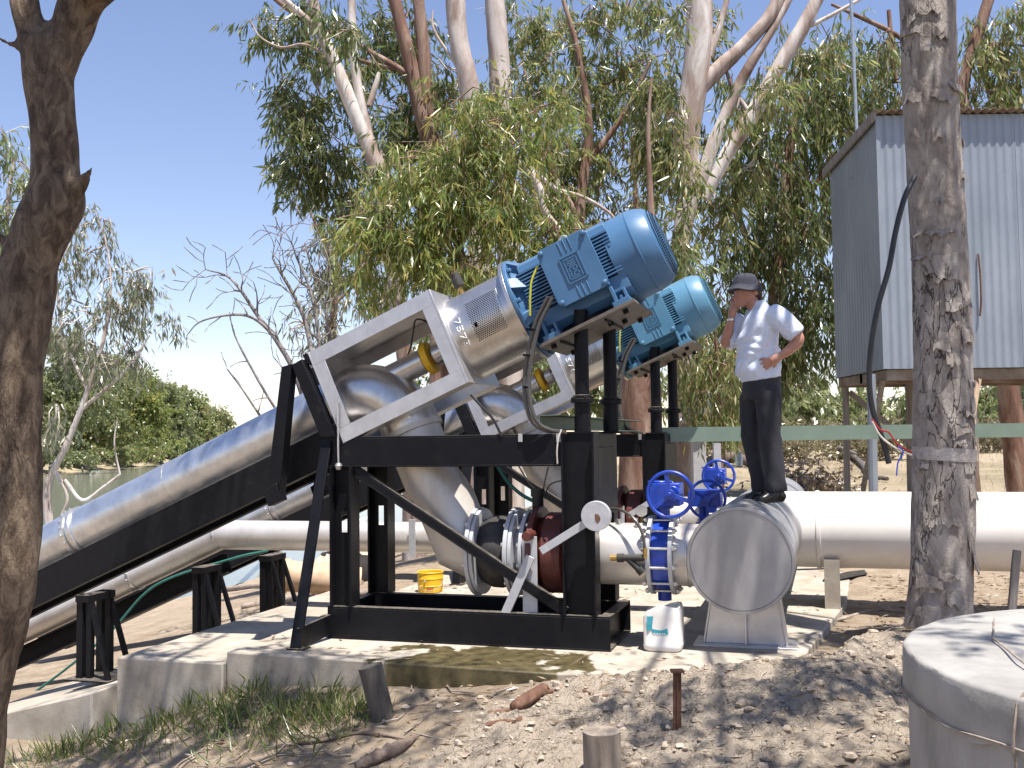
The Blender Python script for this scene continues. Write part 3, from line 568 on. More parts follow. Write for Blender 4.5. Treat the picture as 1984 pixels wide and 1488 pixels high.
def make_spool():
    t = unit('discharge_pipe', 'stub of mill-finish discharge pipe between maroon check valve and blue valve', 'pipe', 'discharge pipe stubs')
    b = MB().lathe([(0, .225), (.52, .225)], (1.906, VC, HZ), XU, 56); b.build('pipe_shell', M['pipe'], t)
    MB().cyl((2.2, VC-.04, HZ+.22), (2.2, VC-.04, HZ+.255), .022, 12).build('socket', M['zinc'], t); MB().cyl((2.34, VC-.1, HZ+.2), (2.34, VC-.1, HZ+.27), .012, 10).build('socket', M['zinc'], t); return t
spool = make_spool()
def make_butterfly():
    t = unit('butterfly_valve', 'nearest blue butterfly valve with the largest handwheel, beside the big capped pipe', 'valve', 'blue valves with handwheels')
    for u in (2.428, 2.585): b = MB(); flange(b, u, .03, .285, n=0); b.build('flange', M['grey'], t, bevel=.002)
    b = MB().lathe([(0, .22), (.001, .245), (.04, .25), (.08, .25), (.123, .245), (.124, .22)], (2.46, VC, HZ), XU, 44)
    b.cyl((2.52, VC, HZ+.2), (2.52, VC, HZ+.34), .05, 20); b.cyl((2.52, VC, HZ-.33), (2.52, VC, HZ-.2), .05, 16)
    b.box((2.45, VC-.07, HZ+.335), (2.59, VC+.07, HZ+.355)); b.build('valve_body', M['valve'], t, bevel=.003)
    b = MB()
    for k in range(12):
        a = (k+.5)*math.pi/6; y, q = .262*math.cos(a), .262*math.sin(a); b.cyl((2.39, VC+y, HZ+q), (2.645, VC+y, HZ+q), .0095, 10)
        for u in (2.398, 2.6155): hexbolt(b, (u, VC+y, HZ+q), XU, .019, .018)
    b.build('tie_rod', M['zinc'], t)
    c = LV(1298, 958, .10)
    b = MB().box((2.44, VC-.12, HZ+.357), (2.66, VC+.1, HZ+.52)).cyl((2.50, VC, HZ+.521), (2.50, VC, HZ+.535), .09, 24)
    b.cyl((c.x, VC-.02, c.z), (c.x, .2, c.z), .055, 18); b.cyl((c.x, .21, c.z), (c.x, .06, c.z), .018, 12); b.build('gearbox', M['valve'], t, bevel=.006)
    R0 = .158; b = MB(); b.tube([c + Vector((R0*math.cos(a), 0, R0*math.sin(a))) for a in np.linspace(0, 2*math.pi, 41)], .0135, 10)
    b.lathe([(0, .034), (.05, .034)], c + Vector((0, -.02, 0)), (0, 1, 0), 18)
    for a in (R(100), R(220), R(-20)):
        d = Vector((math.cos(a), 0, math.sin(a))); b.bar(c + d*.02, c + d*.155, .03, .014, (0, 1, 0))
    b.build('handwheel', M['valve'], t, bevel=.001)
    return t
bfly = make_butterfly()
def make_tail():
    t = unit('branch_pipe', 'short branch pipe from the nearest blue valve into the big capped pipe', 'pipe', 'branch pipes into the manifold')
    MB().lathe([(0, .223), (.25, .223)], (2.617, VC, HZ), XU, 48).build('pipe_shell', M['pipe'], t); MB().lathe([(0, .225), (.002, .232), (.012, .232), (.014, .225)], (2.70, VC, HZ), XU, 40, cap=False).build('weld_seam', M['cage'], t); return t
tail = make_tail()
# the rear unit: copies of every thing, one bay back
REAR = {'support_frame': 'black steel skid frame standing behind, carrying the rear blue motor', 'inclined_pump': 'rear inclined pump tube with bright cage and drum marked 1576, behind the front one',
        'carrier_beam': 'black channel beam under the rear pump tube', 'electric_motor': 'blue electric motor behind, full sun put into its paler colour, between the front motor and the man',
        'motor_cable': 'grey cable loop hanging behind the jack posts of the front motor', 'rubber_joint': 'black rubber joint inside the rear frame, behind the front one',
        'check_valve': 'maroon check valve in the rear discharge line', 'pipe_stand': 'grey pipe stand inside the rear frame', 'discharge_pipe': 'stub of discharge pipe behind the front one, in the rear line',
        'butterfly_valve': 'farthest blue butterfly valve, its handwheel just left of the shoes of the man', 'branch_pipe': 'short branch pipe from the farthest blue valve into the manifold'}
off = VV*DV
M['blue2'] = mat('motor_sunlit_blue', [(.3, (.070, .19, .29)), (.7, (.088, .22, .325))], 6, .42, 0, .05, 150, .001, rvar=.09, coat=.08, up_tan=.2)  # front motor's blue made paler: full sun on the rear motor put into the colour
for src in (skid, pump, carrier, motor, cable, joint, check, stand, spool, bfly, tail):
    base = src.name
    if src is pump: continue
    c = copy_tree(src); c.location = src.location + off; c['label'] = REAR[base]
    if src is motor:
        for ch in [x for x in bpy.data.objects if x.parent == c or (x.parent and x.parent.parent == c)]:
            ch.data = ch.data.copy()
            for i, mm in enumerate(ch.data.materials):
                if mm == M['blue']: ch.data.materials[i] = M['blue2']
p2 = make_pump('1576'); p2.location = pump.location + off; p2['label'] = REAR['inclined_pump']
# ---- middle line: slim pipe with a mitred bend, its beam and its smaller valve
def make_mid():
    t = unit('bent_pipe', 'slim pale pipe running level behind the front frame and bending down to the river', 'pipe')
    v = 1.75; A = LV(428, 1036, v); dn = Vector((-CT, 0, -ST))
    MB().tube([Vector((2.7, v, .60)), Vector((-.02, v, .60)), A], .142, 36, True, ref=(0, 1, 0)).build('level_run', M['pipe'], t, sharp=15)
    MB().tube([A + dn*.01, A + dn*4.2], .142, 36, True, ref=(0, 1, 0)).build('inclined_run', M['pipe'], t)
    MB().lathe([(0, .143), (.002, .147), (.02, .147), (.022, .143)], A, dn, 36, cap=False).build('weld_seam', M['zinc'], t)
    b = MB(); b.lathe([(0, .143), (.002, .152), (.03, .152), (.032, .143)], A + dn*1.05, dn, 36, cap=False)
    for k in range(8): hexbolt(b, A + dn*1.07 + Vector((0, -.152*math.cos(k*.4-1.4), .152*math.sin(k*.4-1.4))), (0, -1, 0), .012, .012)
    b.build('clamp_ring', M['zinc'], t)
    q = LV(800, 1000, v-.16); MB().box((q.x-.03, v-.19, .45), (q.x+.03, v-.17, .78)).build('bracket', M['grey'], t)
    t2 = unit('slim_carrier_beam', 'slim black beam under the bent pale pipe by the trestles', 'beam')
    MB().chan(A + Vector((.1, -.05, -.27)), A + dn*4.3 + Vector((0, -.05, -.27)), .1, .2, .012, (0, 0, 1), -1).build('channel', M['black_rust'], t2, bevel=.003)
    MB().tube(curve_pts([A + Vector((.6, -.14, -.13)), A + Vector((.2, -.16, -.22)), A + dn*.7 + Vector((0, -.16, -.22)), A + dn*1.3 + Vector((0, -.2, -.5)), A + dn*2.2 + Vector((0, -.3, -.75)), A + dn*3.4 + Vector((0, -.3, -.9))], 8), .013, 8).build('water_hose', M['hose'], tag(unit('hose', 'teal hose sagging below the bent pale pipe', 'hose')))
    # small valve of this line
    t3 = unit('butterfly_valve', 'smaller low blue butterfly valve between the nearest and farthest handwheels', 'valve', 'blue valves with handwheels')
    c = LV(1370, 967, 1.55)
    b = MB().cyl((c.x-.12, v, .60), (c.x, v, .60), .17, 32).cyl((c.x-.06, v, .7), (c.x-.06, v, .9), .04, 16); b.build('valve_body', M['valve'], t3, bevel=.003)
    MB().box((c.x-.16, 1.62, c.z-.07), (c.x+.10, 1.85, c.z+.07)).cyl((c.x, 1.64, c.z), (c.x, 1.54, c.z), .02, 12).build('gearbox', M['valve'], t3, bevel=.006)
    b = MB(); R0 = .155; ex = Vector((.92, .38, 0)); b.tube([c + ex*(R0*math.cos(a)) + Vector((0, 0, R0*math.sin(a))) for a in np.linspace(0, 2*math.pi, 37)], .013, 10)
    for a in (R(30), R(150), R(270)): b.bar(c, c + ex*(.15*math.cos(a)) + Vector((0, 0, .15*math.sin(a))), .026, .014, (0, 1, 0))
    b.cyl(c + Vector((0, -.02, 0)), c + Vector((0, .04, 0)), .03, 14); b.build('handwheel', M['valve'], t3)
make_mid()
# ---- manifold and main pipe
def make_manifold():
    t = unit('manifold_pipe', 'large steel pipe with flat round end cap, the man standing on it', 'pipe')
    q = LV(1434, 1086, .12); c = Vector((q.x, 0, q.z)); YV = Vector((0, 1, 0)); r = .362
    MB().lathe([(0, r), (5.6, r)], c + YV*.135, YV, 80, cap=False).build('pipe_shell', M['cap'], t)
    b = MB().lathe([(.0, .02), (.001, r-.018), (.018, r-.016)], c + YV*.12, YV, 80)
    b.lathe([(0, r-.016), (.001, r+.004), (.02, r+.008), (.032, r+.002)], c + YV*.115, YV, 80, cap=False); b.build('end_cap', M['cap'], t)
    b = MB()
    for v in (.30, .45, .60, .78, .93, 1.1, 1.30, 1.62): MB().lathe([(0, r+.0005), (.006, r+.003), (.02, r+.003), (.026, r+.0005)], c + YV*v, YV, 72, cap=False).build('weld_seam', M['stainless'], t)
    b = MB(); bot = [(2.80, .016), (3.36, .016), (3.30, .47), (3.20, .33), (3.09, .285), (2.98, .33), (2.87, .47)]
    b.prism(bot, lambda u, z: Vector((u, .43, z)), lambda u, z: Vector((u, .442, z)))
    for uu in ((2.79, 2.872), (3.37, 3.302)): b.bar((uu[0], .50, .016), (uu[1], .50, .50), .17, .014, (1, 0, 0))
    b.box((3.083, .37, .016), (3.097, .429, .285)); b.box((2.72, .34, .0), (3.44, .68, .015)); b.box((3.083, .443, .016), (3.097, .62, .30))
    b.build('saddle', M['cage'], t, bevel=.002)
    t2 = unit('main_pipe', 'long white main pipe running right from the capped pipe and behind the grey trunk', 'pipe')
    MB().lathe([(0, .335), (9.5, .335)], (3.2, 2.5, .655), XU, 80, cap=False).build('pipe_shell', M['white_pipe'], t2)
    MB().lathe([(0, .336), (.004, .345), (.02, .347), (.036, .345), (.04, .336)], (3.56, 2.5, .655), XU, 72, cap=False).build('weld_seam', M['white_pipe'], t2)
    for u in (6.2, 8.9): MB().lathe([(0, .336), (.003, .341), (.016, .341), (.02, .336)], (u, 2.5, .655), XU, 72, cap=False).build('weld_seam', M['white_pipe'], t2)
    MB().box((3.62, 2.2, -.2), (3.75, 2.8, .42)).build('support_block', M['conc'], t2)
make_manifold()
# ---- small fittings on the nearest line
def make_small():
    t = unit('drain_valve', 'black drain tap with brass nipple on the front discharge pipe', 'valve')
    o = Vector((2.14, VC-.225, .655)); MB().cyl(LV(1183, 1081, .12), LV(1198, 1081, .12), .021, 14).build('nipple', M['brass'], t)
    b = MB().cyl(LV(1198, 1081, .12), LV(1246, 1081, .12), .024, 14).cyl(LV(1216, 1082, .12), LV(1244, 1110, .12), .022, 14).cyl(LV(1238, 1101, .12), LV(1246, 1110, .12), .034, 14).cyl(LV(1196, 1081, .12), LV(1208, 1081, .12), .031, 14)
    b.build('tap_body', M['rubber'], t)
    t = unit('drain_hose', 'thin grey hose arching over the front discharge pipe to the drain tap', 'hose')
    MB().tube(curve_pts([LV(1183, 985, .30), LV(1205, 989, .2), LV(1228, 1005, .12), LV(1243, 1030, .10), LV(1249, 1060, .10), LV(1250, 1084, .11)], 8), .011, 8).build('hose_run', M['braid'], t)
    MB().cyl(LV(1250, 1062, .10), LV(1250, 1082, .10), .016, 10).build('fitting', M['brass'], t)
    t = unit('pressure_gauge', 'small round pressure gauge behind the front discharge pipe', 'gauge')
    q = LV(1242, 990, .9); MB().cyl(q + Vector((0, .04, 0)), q, .045, 20).build('dial', M['zinc'], t); MB().cyl(q + Vector((0, .02, -.2)), q + Vector((0, .02, -.04)), .012, 8).build('stem', M['brass'], t)
    t = unit('air_valve', 'small dark air valve with thin tubes on top of the front check valve', 'valve')
    q = LV(1042, 962, .5); MB().cyl(q + Vector((0, 0, -.16)), q, .045, 14).cyl(q, q + Vector((0, 0, .06)), .055, 14).build('valve_body', M['rubber'], t)
    b = MB()
    for pts in ([(1042, 950), (1025, 935), (1003, 900)], [(1050, 960), (1056, 930), (1062, 905)], [(1054, 965), (1065, 940), (1090, 930)]):
        b.tube(curve_pts([LV(x, y, .55) for x, y in pts], 6), .006, 6)
    b.build('thin_tube', M['braid'], t)
    MB().tube(curve_pts([LV(965, 905, .62), LV(985, 935, .6), LV(1010, 958, .56), LV(1036, 972, .52)], 6), .015, 8).build('hose_run', M['hose'], unit('hose', 'short teal hose running into the dark air valve', 'hose'))
    MB().tube(curve_pts([LV(912, 765, .02), LV(935, 790, .0), LV(955, 812, .0), LV(972, 845, .0)], 6), .010, 8).build('cable_run', M['cable'], unit('hanging_cable', 'black cable hanging from the cage of the front pump to the frame', 'cable'))
    MB().tube(curve_pts([LV(1088, 832, -.02), LV(1082, 850, -.03), LV(1079, 875, -.03), LV(1080, 898, -.02)], 6), .006, 8).build('wire_run', M['wire_w'], unit('loose_wire', 'thin pale wire hanging over the top rail of the front frame', 'wire'))
    MB().cyl(LV(654, 780, -.02), LV(656, 905, -.02), .008, 8).lathe([(0, .02), (.03, .03), (.05, .02)], LV(656, 910, -.02), (0, 0, 1), 10).build('threaded_rod', M['zinc'], unit('hanging_rod', 'thin steel rod standing at the left top corner of the front frame', 'rod'))
make_small()
# ---- green cable trays
def make_tray():
    t = thing('cable_tray', 'short green channel on top of the black frames, behind the jack posts', 'cable tray', W(1.75, .05, 1.56), PH)
    MB().chan((0, .0, .055), (0, DV+.2, .055), .14, .11, .006, (0, 0, 1), 1).build('channel', M['green'], t)
    a = W(1.9, DV+.30, 1.52); t2 = wthing('rail_beam', 'long green steel channel running level from behind the man to the right edge', 'beam', a)
    e = P(2300, 829, 11.9); MB().chan(a, e, .1, .155, .008, (0, 0, 1), -1).build('channel', M['green'], t2)
    b = MB()
    for px in (1388,): q = P(px, 850, 11.6); b.bar((q.x, q.y, .0), (q.x, q.y, 1.42), .08, .08, (1, 0, 0))
    b.build('post', M['grey'], t2)
make_tray()
# ---------------------------------------------------------------- ground, river, slabs
def sm(a, b, x): t = np.clip((x-a)/(b-a), 0, 1); return t*t*(3-2*t)
_ph = rng.uniform(0, 6.28, (40, 2)); _dr = rng.uniform(0, 6.28, 40)
def fbm(x, y, f0, octv, k0=0, gain=.55):
    z = np.zeros_like(x); a = 1.0; f = f0
    for o in range(octv):
        for j in range(3):
            k = (k0 + o*3 + j) % 40; c, s = math.cos(_dr[k]+j*2.1), math.sin(_dr[k]+j*2.1)
            q = (x*c + y*s)*f; p = (-x*s + y*c)*f*1.13
            z = z + a*np.sin(q + _ph[k, 0] + 1.3*np.sin(p*.7 + _ph[k, 1]))*np.cos(p*.9 + _ph[k, 1])/1.7
        a *= gain; f *= 2.03
    return z
def worley(x, y, cell, seed):                            # crumbly lumps: distance to the lump's edge, and a random height per lump
    x = np.asarray(x, float)/cell; y = np.asarray(y, float)/cell; x = x + .25*np.sin(y*1.3+seed); y = y + .25*np.sin(x*1.7)
    ix, iy = np.floor(x), np.floor(y); f1 = np.full(x.shape, 9.); f2 = f1.copy(); h = np.zeros(x.shape)
    def hs(a, b, k): q = np.sin(a*127.1 + b*311.7 + k*74.7 + seed*19.3)*43758.5453; return q - np.floor(q)
    for i in (-1, 0, 1):
        for j in (-1, 0, 1):
            a, b = ix+i, iy+j; d = np.hypot(a + hs(a, b, 1) - x, b + hs(a, b, 2) - y); m = d < f1
            f2 = np.where(m, f1, np.minimum(f2, d)); h = np.where(m, hs(a, b, 3), h); f1 = np.where(m, d, f1)
    return f2-f1, h
def ground_h(X, D, fine=True):
    X = np.asarray(X, float); D = np.asarray(D, float)
    w = -.95*X + .27*D
    t = np.clip((w-4.6)/9.6, 0, 1); bank = -2.1*t**1.1
    bank = np.where(w > 14.2, -2.1 - .5*np.clip(w-14.2, 0, 3), bank)
    rise = .030*np.clip(D-8.8, 0, 30)*sm(.5, 4, X) + .012*np.clip(D-38.8, 0, 200)*sm(.5, 6, X)
    back = bank + rise - .06 - .50*(1-sm(-2.9, -1.6, X))*(1-t)*(1-sm(10, 16, D)*.6)
    edge = 7.36 - .31*(X+2.0) + 1.25*sm(1.75, 2.5, X)
    top = sum(np.interp(X+o, [-4.5, -3.3, -2.6, -2, -1, -.3, .4, 1.1, 1.75, 2.3, 3.2, 5], [-.80, -.76, -.52, -.37, -.21, -.15, -.03, .05, .13, .14, .2, .2]) for o in (-.2, 0, .2))/3
    mound = .07*np.exp(-((X-1.75)/.7)**2 - ((D-6.3)/.4)**2)
    front = top + mound - .27*sm(-.1, 1.7, edge-D) - .10*sm(1.7, 3, edge-D)
    k = sm(-.15, .45, D-edge)
    kk = np.where(X > 2.6, sm(-.4, 1.2, D-7.4), k)
    z = front*(1-kk) + back*kk
    # the far bank and the end of the reach
    far = 0*X; endr = sm(195, 235, D)
    z = np.maximum(z, (-2.75 + 1.7*np.maximum(far, endr)) + .02*np.clip((-38-.105*D)-X, 0, 40))
    rough = .012*fbm(X, D, 1.6, 3) + .05*fbm(X*.25, D*.25, .6, 2, 9)*sm(9, 14, D)
    z = z + rough
    if fine:
        cl = clay_w(X, D); e1, c1 = worley(X, D, .105, 1); e2, c2 = worley(X, D, .05, 2)
        z = z + cl*(.030*np.minimum(e1*1.5, .6) + .022*(c1-.5) + .013*np.minimum(e2*1.5, .6) + .010*(c2-.5))
        z = z + (.012*fbm(X, D, 9, 3, 5) + .016*np.minimum(1, np.abs(fbm(X, D, 15, 2, 13))*1.6))*cl + .010*fbm(X, D, 7, 3, 21)*(1-cl)*sm(14, 10, D)
    return z
def clay_w(X, D):
    n = .25*fbm(np.asarray(X, float), np.asarray(D, float), 2.5, 2, 3)
    a = np.exp(-((X-1.75)/1.35)**2 - ((D-6.05)/1.1)**2)*1.7 + np.exp(-((X-.2)/.8)**2 - ((D-5.7)/.8)**2)*1.0
    return np.clip(sm(.35, .85, a + n), 0, 1)
def gz(x, y): return float(ground_h(np.array([x]), np.array([y]), False)[0])
def axis_vals(a, dense0, dense1, b, step, grow):
    v = list(np.arange(dense0, dense1, step)); s = step; x = dense1
    while x < b: v.append(x); s *= grow; x += s
    s = step*grow; x = dense0 - s; lo = []
    while x > a: lo.append(x); s *= grow; x -= s
    return np.array(lo[::-1] + v)
gx = axis_vals(-420, -2.2, 3.9, 420, .022, 1.06); gy = axis_vals(.5, 4.6, 7.6, 900, .022, 1.05)
X, Y = np.meshgrid(gx, gy); Zg = ground_h(X, Y)
nx, ny = len(gx), len(gy)
me = bpy.data.meshes.new('ground'); ii = np.arange(nx*ny).reshape(ny, nx)
quads = np.stack([ii[:-1, :-1], ii[:-1, 1:], ii[1:, 1:], ii[1:, :-1]], -1).reshape(-1, 4)
def fast_mesh(me, co, faces):
    co = np.asarray(co, np.float32); faces = np.asarray(faces, np.int32); k = faces.shape[1]
    me.vertices.add(len(co)); me.vertices.foreach_set('co', co.ravel()); me.loops.add(faces.size); me.loops.foreach_set('vertex_index', faces.ravel())
    me.polygons.add(len(faces)); me.polygons.foreach_set('loop_start', np.arange(0, faces.size, k, dtype=np.int32)); me.update(calc_edges=True)
fast_mesh(me, np.stack([X, Y, Zg], -1).reshape(-1, 3), quads)
me.polygons.foreach_set('use_smooth', [True]*len(me.polygons))
at = me.attributes.new('clay', 'FLOAT', 'POINT'); at.data.foreach_set('value', clay_w(X, Y).astype(np.float32).ravel())
dr = sm(11, 20, Y)*np.clip(.75 + .3*fbm(X*.3, Y*.3, .8, 2, 2), 0, 1)*sm(-6, 2, X + .0*Y) + .5*sm(-36, -42, X + .105*Y)
at = me.attributes.new('dry', 'FLOAT', 'POINT'); at.data.foreach_set('value', np.clip(dr, 0, 1).astype(np.float32).ravel())
me.materials.append(M['soil']); go = bpy.data.objects.new('ground', me); COL.objects.link(go); tag(go, 'dry tan soil with a mound of cracked clay, sloping down to the river', None, None, 'structure')
b = MB(); b.add([(-420, 12, -2.08), (30, 12, -2.08), (30, 260, -2.08), (-420, 260, -2.08)], [(0, 1, 2, 3)])
tag(b.build('river', M['water']), 'grey green river beyond the left bank', None, None, 'structure')
def slab(poly, z0, z1, name, label, zs=None):          # outline in plant axes
    b = MB(); k = len(poly); tops = zs or [z1]*k
    b.add([(u, v, z0) for u, v in poly] + [(u, v, z) for (u, v), z in zip(poly, tops)], [tuple(range(k))[::-1], tuple(range(k, 2*k))] + [(i, (i+1) % k, k+(i+1) % k, k+i) for i in range(k)])
    o = b.build(name, M['conc'], None, True, .012); o.location = UO; o.rotation_euler = (0, 0, PH); return tag(o, label, 'concrete slab')
slab([(-.485, -.62), (2.0, -.72), (3.15, -.42), (3.5, .3), (3.8, 2.6), (3.9, 5.2), (-.485, 5.2)], -.62, 0, 'concrete_slab', 'main concrete slab under the black frames, water-stained at its front edge')
slab([(-1.385, -.66), (-.49, -.66), (-.49, 3.0), (-1.385, 3.0)], -.8, -.075, 'concrete_slab', 'lower concrete block adjoining the left end of the main slab')
slab([(-3.4, -.62), (-1.64, -.62), (-1.39, -.30), (-1.39, 2.6), (-3.4, 2.6)], -1.5, -.3, 'concrete_slab', 'lowest sloping concrete block at the lower left, in the grass', [-.80, -.36, -.27, -.27, -.80])
# trestles
def trestle(u, v0, zb, zt, label, wd=.34):
    t = thing('trestle', label, 'trestle', W(u, v0, zb), PH, 'black trestles under the pipes')
    h = zt-zb
    for y in (0, wd):
        MB().bar((-.035, y, 0), (-.035, y, h), .07, .06, (1, 0, 0)).build('post', M['black'], t, bevel=.003)
        MB().bar((.045, y, 0), (.045, y, h), .05, .05, (1, 0, 0)).build('post', M['black'], t, bevel=.003)
    MB().bar((0, -.05, h-.03), (0, wd+.05, h-.03), .13, .06, (0, 0, 1)).build('crossbar', M['black'], t, bevel=.003)
    for du in (.26,): MB().bar((.06, 0, h-.08), (du, -.04, .0), .035, .035, (0, 1, 0)).bar((.06, wd, h-.08), (du, wd, .0), .035, .035, (0, 1, 0)).build('brace', M['black'], t)
    MB().bar((-.06, wd, h-.08), (-.14, wd+.1, .0), .03, .03, (0, 1, 0)).build('brace', M['black'], t)
    MB().box((-.13, -.1, 0), (.3, wd+.1, .012)).build('base_plate', M['black_rust'], t)
    return t
trestle(-2.22, .02, -.43, .26, 'black trestle on the lowest block under the front pump tube', .24)
trestle(-2.02, 1.35, -.33, .33, 'nearer of two black trestles under the bent pale pipe', .22)
trestle(-1.75, 2.1, -.30, .36, 'black trestle with slanted leg just behind the other under the bent pale pipe', .22)

# far bank: a strip that follows the waterline
tt = np.array([0, 1, 2, 3.5, 5, 7, 10, 14, 20, 30, 60, 120, 380.]); dd = np.arange(12, 262, 1.6); A_, B_ = np.meshgrid(tt, dd)
xx = -40 - .105*B_ - A_ + 1.1*fbm(B_, B_*0, .22, 3, 4)*(A_ < 50); zz = -2.35 + 1.5*sm(0, 9, A_) + .5*sm(9, 60, A_) + .12*fbm(xx, B_, .5, 3, 6)*sm(0, 4, A_)
me = bpy.data.meshes.new('far_bank'); ii = np.arange(A_.size).reshape(A_.shape); fast_mesh(me, np.stack([xx, B_, zz], -1).reshape(-1, 3), np.stack([ii[:-1, :-1], ii[1:, :-1], ii[1:, 1:], ii[:-1, 1:]], -1).reshape(-1, 4))
me.polygons.foreach_set('use_smooth', [True]*len(me.polygons)); at = me.attributes.new('dry', 'FLOAT', 'POINT'); at.data.foreach_set('value', np.clip(.9 + 0*xx, 0, 1).astype(np.float32).ravel())
me.materials.append(M['soil']); o = bpy.data.objects.new('far_bank', me); COL.objects.link(o); tag(o, 'low olive bank on the far side of the river', None, None, 'structure')
# ---------------------------------------------------------------- trees
def leaf_mesh(name, cen, dirs, L, Wd, mtl, parent, curl=.25):
    n = len(cen); cen = np.asarray(cen); dirs = np.asarray(dirs); dirs = dirs/np.linalg.norm(dirs, axis=1, keepdims=True)
    sd = np.cross(dirs, rng.normal(size=(n, 3))); sd /= np.linalg.norm(sd, axis=1, keepdims=True)+1e-9; nm = np.cross(dirs, sd)
    L = np.broadcast_to(L, n)[:, None]; Wd = np.broadcast_to(Wd, n)[:, None]; c = rng.uniform(-curl, curl, (n, 1))*L
    v = np.stack([cen, cen + dirs*L*.42 + sd*Wd*.5 + nm*c*.5, cen + dirs*L + nm*c*1.4 - dirs*np.abs(c)*.5, cen + dirs*L*.42 - sd*Wd*.5 + nm*c*.5 + nm*Wd*.12], 1).reshape(-1, 3)
    i = np.arange(n)*4; f = np.concatenate([np.stack([i, i+1, i+2], 1), np.stack([i, i+2, i+3], 1)])
    me = bpy.data.meshes.new(name); o = bpy.data.objects.new(name, me); COL.objects.link(o)
    if parent is not None: v = v - np.array(parent.location); o.parent = parent
    fast_mesh(me, v, f); me.materials.append(mtl); return o
def spray(c, R3, n_spray, per, L, hang=.75, twl=.5, fill=1.0):
    """leaves in hanging sprays: n_spray twigs around c within radii R3, per leaves on each"""
    u = rng.normal(size=(n_spray, 3)); u /= np.linalg.norm(u, axis=1, keepdims=True); q = rng.uniform(.0, 1, (n_spray, 1))**(1/3*fill)*rng.uniform(.7, 1.38, (n_spray, 1))
    o = np.array(c) + u*q*np.array(R3)
    # knots: sprays gather in tufts so that sky shows between them
    k = max(1, n_spray//8); kn = o[:k]; o = kn[rng.integers(0, k, n_spray)] + rng.normal(size=(n_spray, 3))*np.array(R3)*.165
    td = rng.normal(size=(n_spray, 3))*.55 + np.array([0, 0, -hang]); td /= np.linalg.norm(td, axis=1, keepdims=True)
    t = rng.uniform(0, 1, (n_spray, per, 1)); cen = o[:, None] + td[:, None]*t*twl*rng.uniform(.6, 1.3, (n_spray, 1, 1)) + rng.normal(size=(n_spray, per, 3))*.05*twl
    d = td[:, None]*.5 + rng.normal(size=(n_spray, per, 3))*.42 + np.array([0, 0, -hang])
    return cen.reshape(-1, 3), d.reshape(-1, 3), o, td
def path3(pts, n=5):                                    # (px, py, D, width in photo pixels) -> points, radii
    c = curve_pts(pts, n); return [P(q[0], q[1], q[2]) for q in c], [max(.004, q[3]*q[2]/F/2) for q in c]
def limb(mb, pts, n=10, k=5, jit=.05): p, r = path3(pts, k); mb.tube(p, r, n, True, jit=jit)
def tree(name, label, D, base, limbs, blobs, bark_m, leaf_m, L=.17, wd=.16, per=16, hang=.75, twl=.55, cat='tree', group=None, twigs=True, dens=1.0, back=0):
    """limbs: lists of (px, py, width[, dD]); blobs: (px, py, rx, ry, sprays[, dD])"""
    bx = P(base[0], base[1], D); loc = (bx.x, bx.y, max(-1.9, gz(bx.x, bx.y))); t = wthing(name, label, cat, loc, group)
    mb = MB()
    for i, lm in enumerate(limbs):
        pts = [(q[0] + random.uniform(-.12, .12)*q[2], q[1], D + (q[3] if len(q) > 3 else 0), q[2]*.86*random.uniform(.92, 1.08)) for q in lm]
        if i == 0:
            g = P(base[0], base[1], D); r = CAMR.transposed() @ (Vector(loc) - EYE); px, py = 992 + F*r.x/-r.z, 744 - F*r.y/-r.z
            if py > pts[0][1]: pts = [(px, py+10, D, pts[0][3]*1.3)] + pts
        limb(mb, pts, 16 if lm[0][2]*D > 300 else 8, 5, .04)
    C_, D_ = [], []
    for q in blobs:
        dd = q[5] if len(q) > 5 else back; c = P(q[0], q[1], D+dd); s = (D+dd)/F
        cn, dn, o, td = spray(c, (q[2]*s*1.12, max(q[2], q[3])*s*.8, q[3]*s*1.12), int(q[4]*dens), per, L, hang, twl)
        C_.append(cn); D_.append(dn)
        if twigs:
            for k in range(0, len(o), 5):
                a = Vector(o[k]); e = a + Vector(td[k])*twl*1.0; mid = (a + Vector(c))/2 + Vector(rng.normal(size=3)*.1)
                mb.tube([a + (Vector(c)-a)*.5, a + (Vector(c)-a)*.2 + Vector(rng.normal(size=3)*.06), a, e], [.014*D/15, .010*D/15, .007*D/15, .003], 4, False)
    mb.build('trunk', bark_m, t, sharp=60)
    if C_:
        cen = np.concatenate(C_); dirs = np.concatenate(D_); n = len(cen); LL = L*rng.uniform(.45, 1.5, n)
        leaf_mesh('crown', cen, dirs, LL, LL*wd*rng.uniform(.8, 1.3, n), leaf_m, t)
    return t
G1 = 'gum trees behind the pumps'
tree('gum_tree', 'leaning smooth-barked gum tree with pale curved trunk at the left edge of the grove', 15.5, (800, 880),
     [[(790, 790, 40), (772, 620, 38), (752, 470, 36), (738, 360, 38), (712, 270, 38), (668, 175, 36), (648, 120, 32), (622, 50, 28), (596, -40, 22)],
      [(712, 262, 26), (694, 170, 22), (684, 80, 20), (680, -40, 16)], [(716, 205, 16), (728, 160, 14), (735, 140, 8)],
      [(640, 110, 8), (590, 86, 7), (545, 92, 6), (505, 72, 4), (485, 40, 3)], [(622, 60, 18), (575, 20, 14), (520, -30, 10)]],
     [(620, 40, 75, 60, 70), (545, 50, 35, 40, 14), (560, 170, 30, 40, 20), (610, 230, 75, 75, 100), (570, 290, 40, 70, 40), (635, 320, 60, 55, 60), (660, 400, 50, 45, 30), (680, 130, 30, 80, 26), (600, 355, 40, 40, 26), (640, 60, 60, 50, 24, -.8), (740, 330, 40, 50, 16, -.8), (560, 120, 50, 60, 14)], M['bark_smooth'], M['leaf_dark'], L=.19, group=G1, dens=1.15, back=.7)
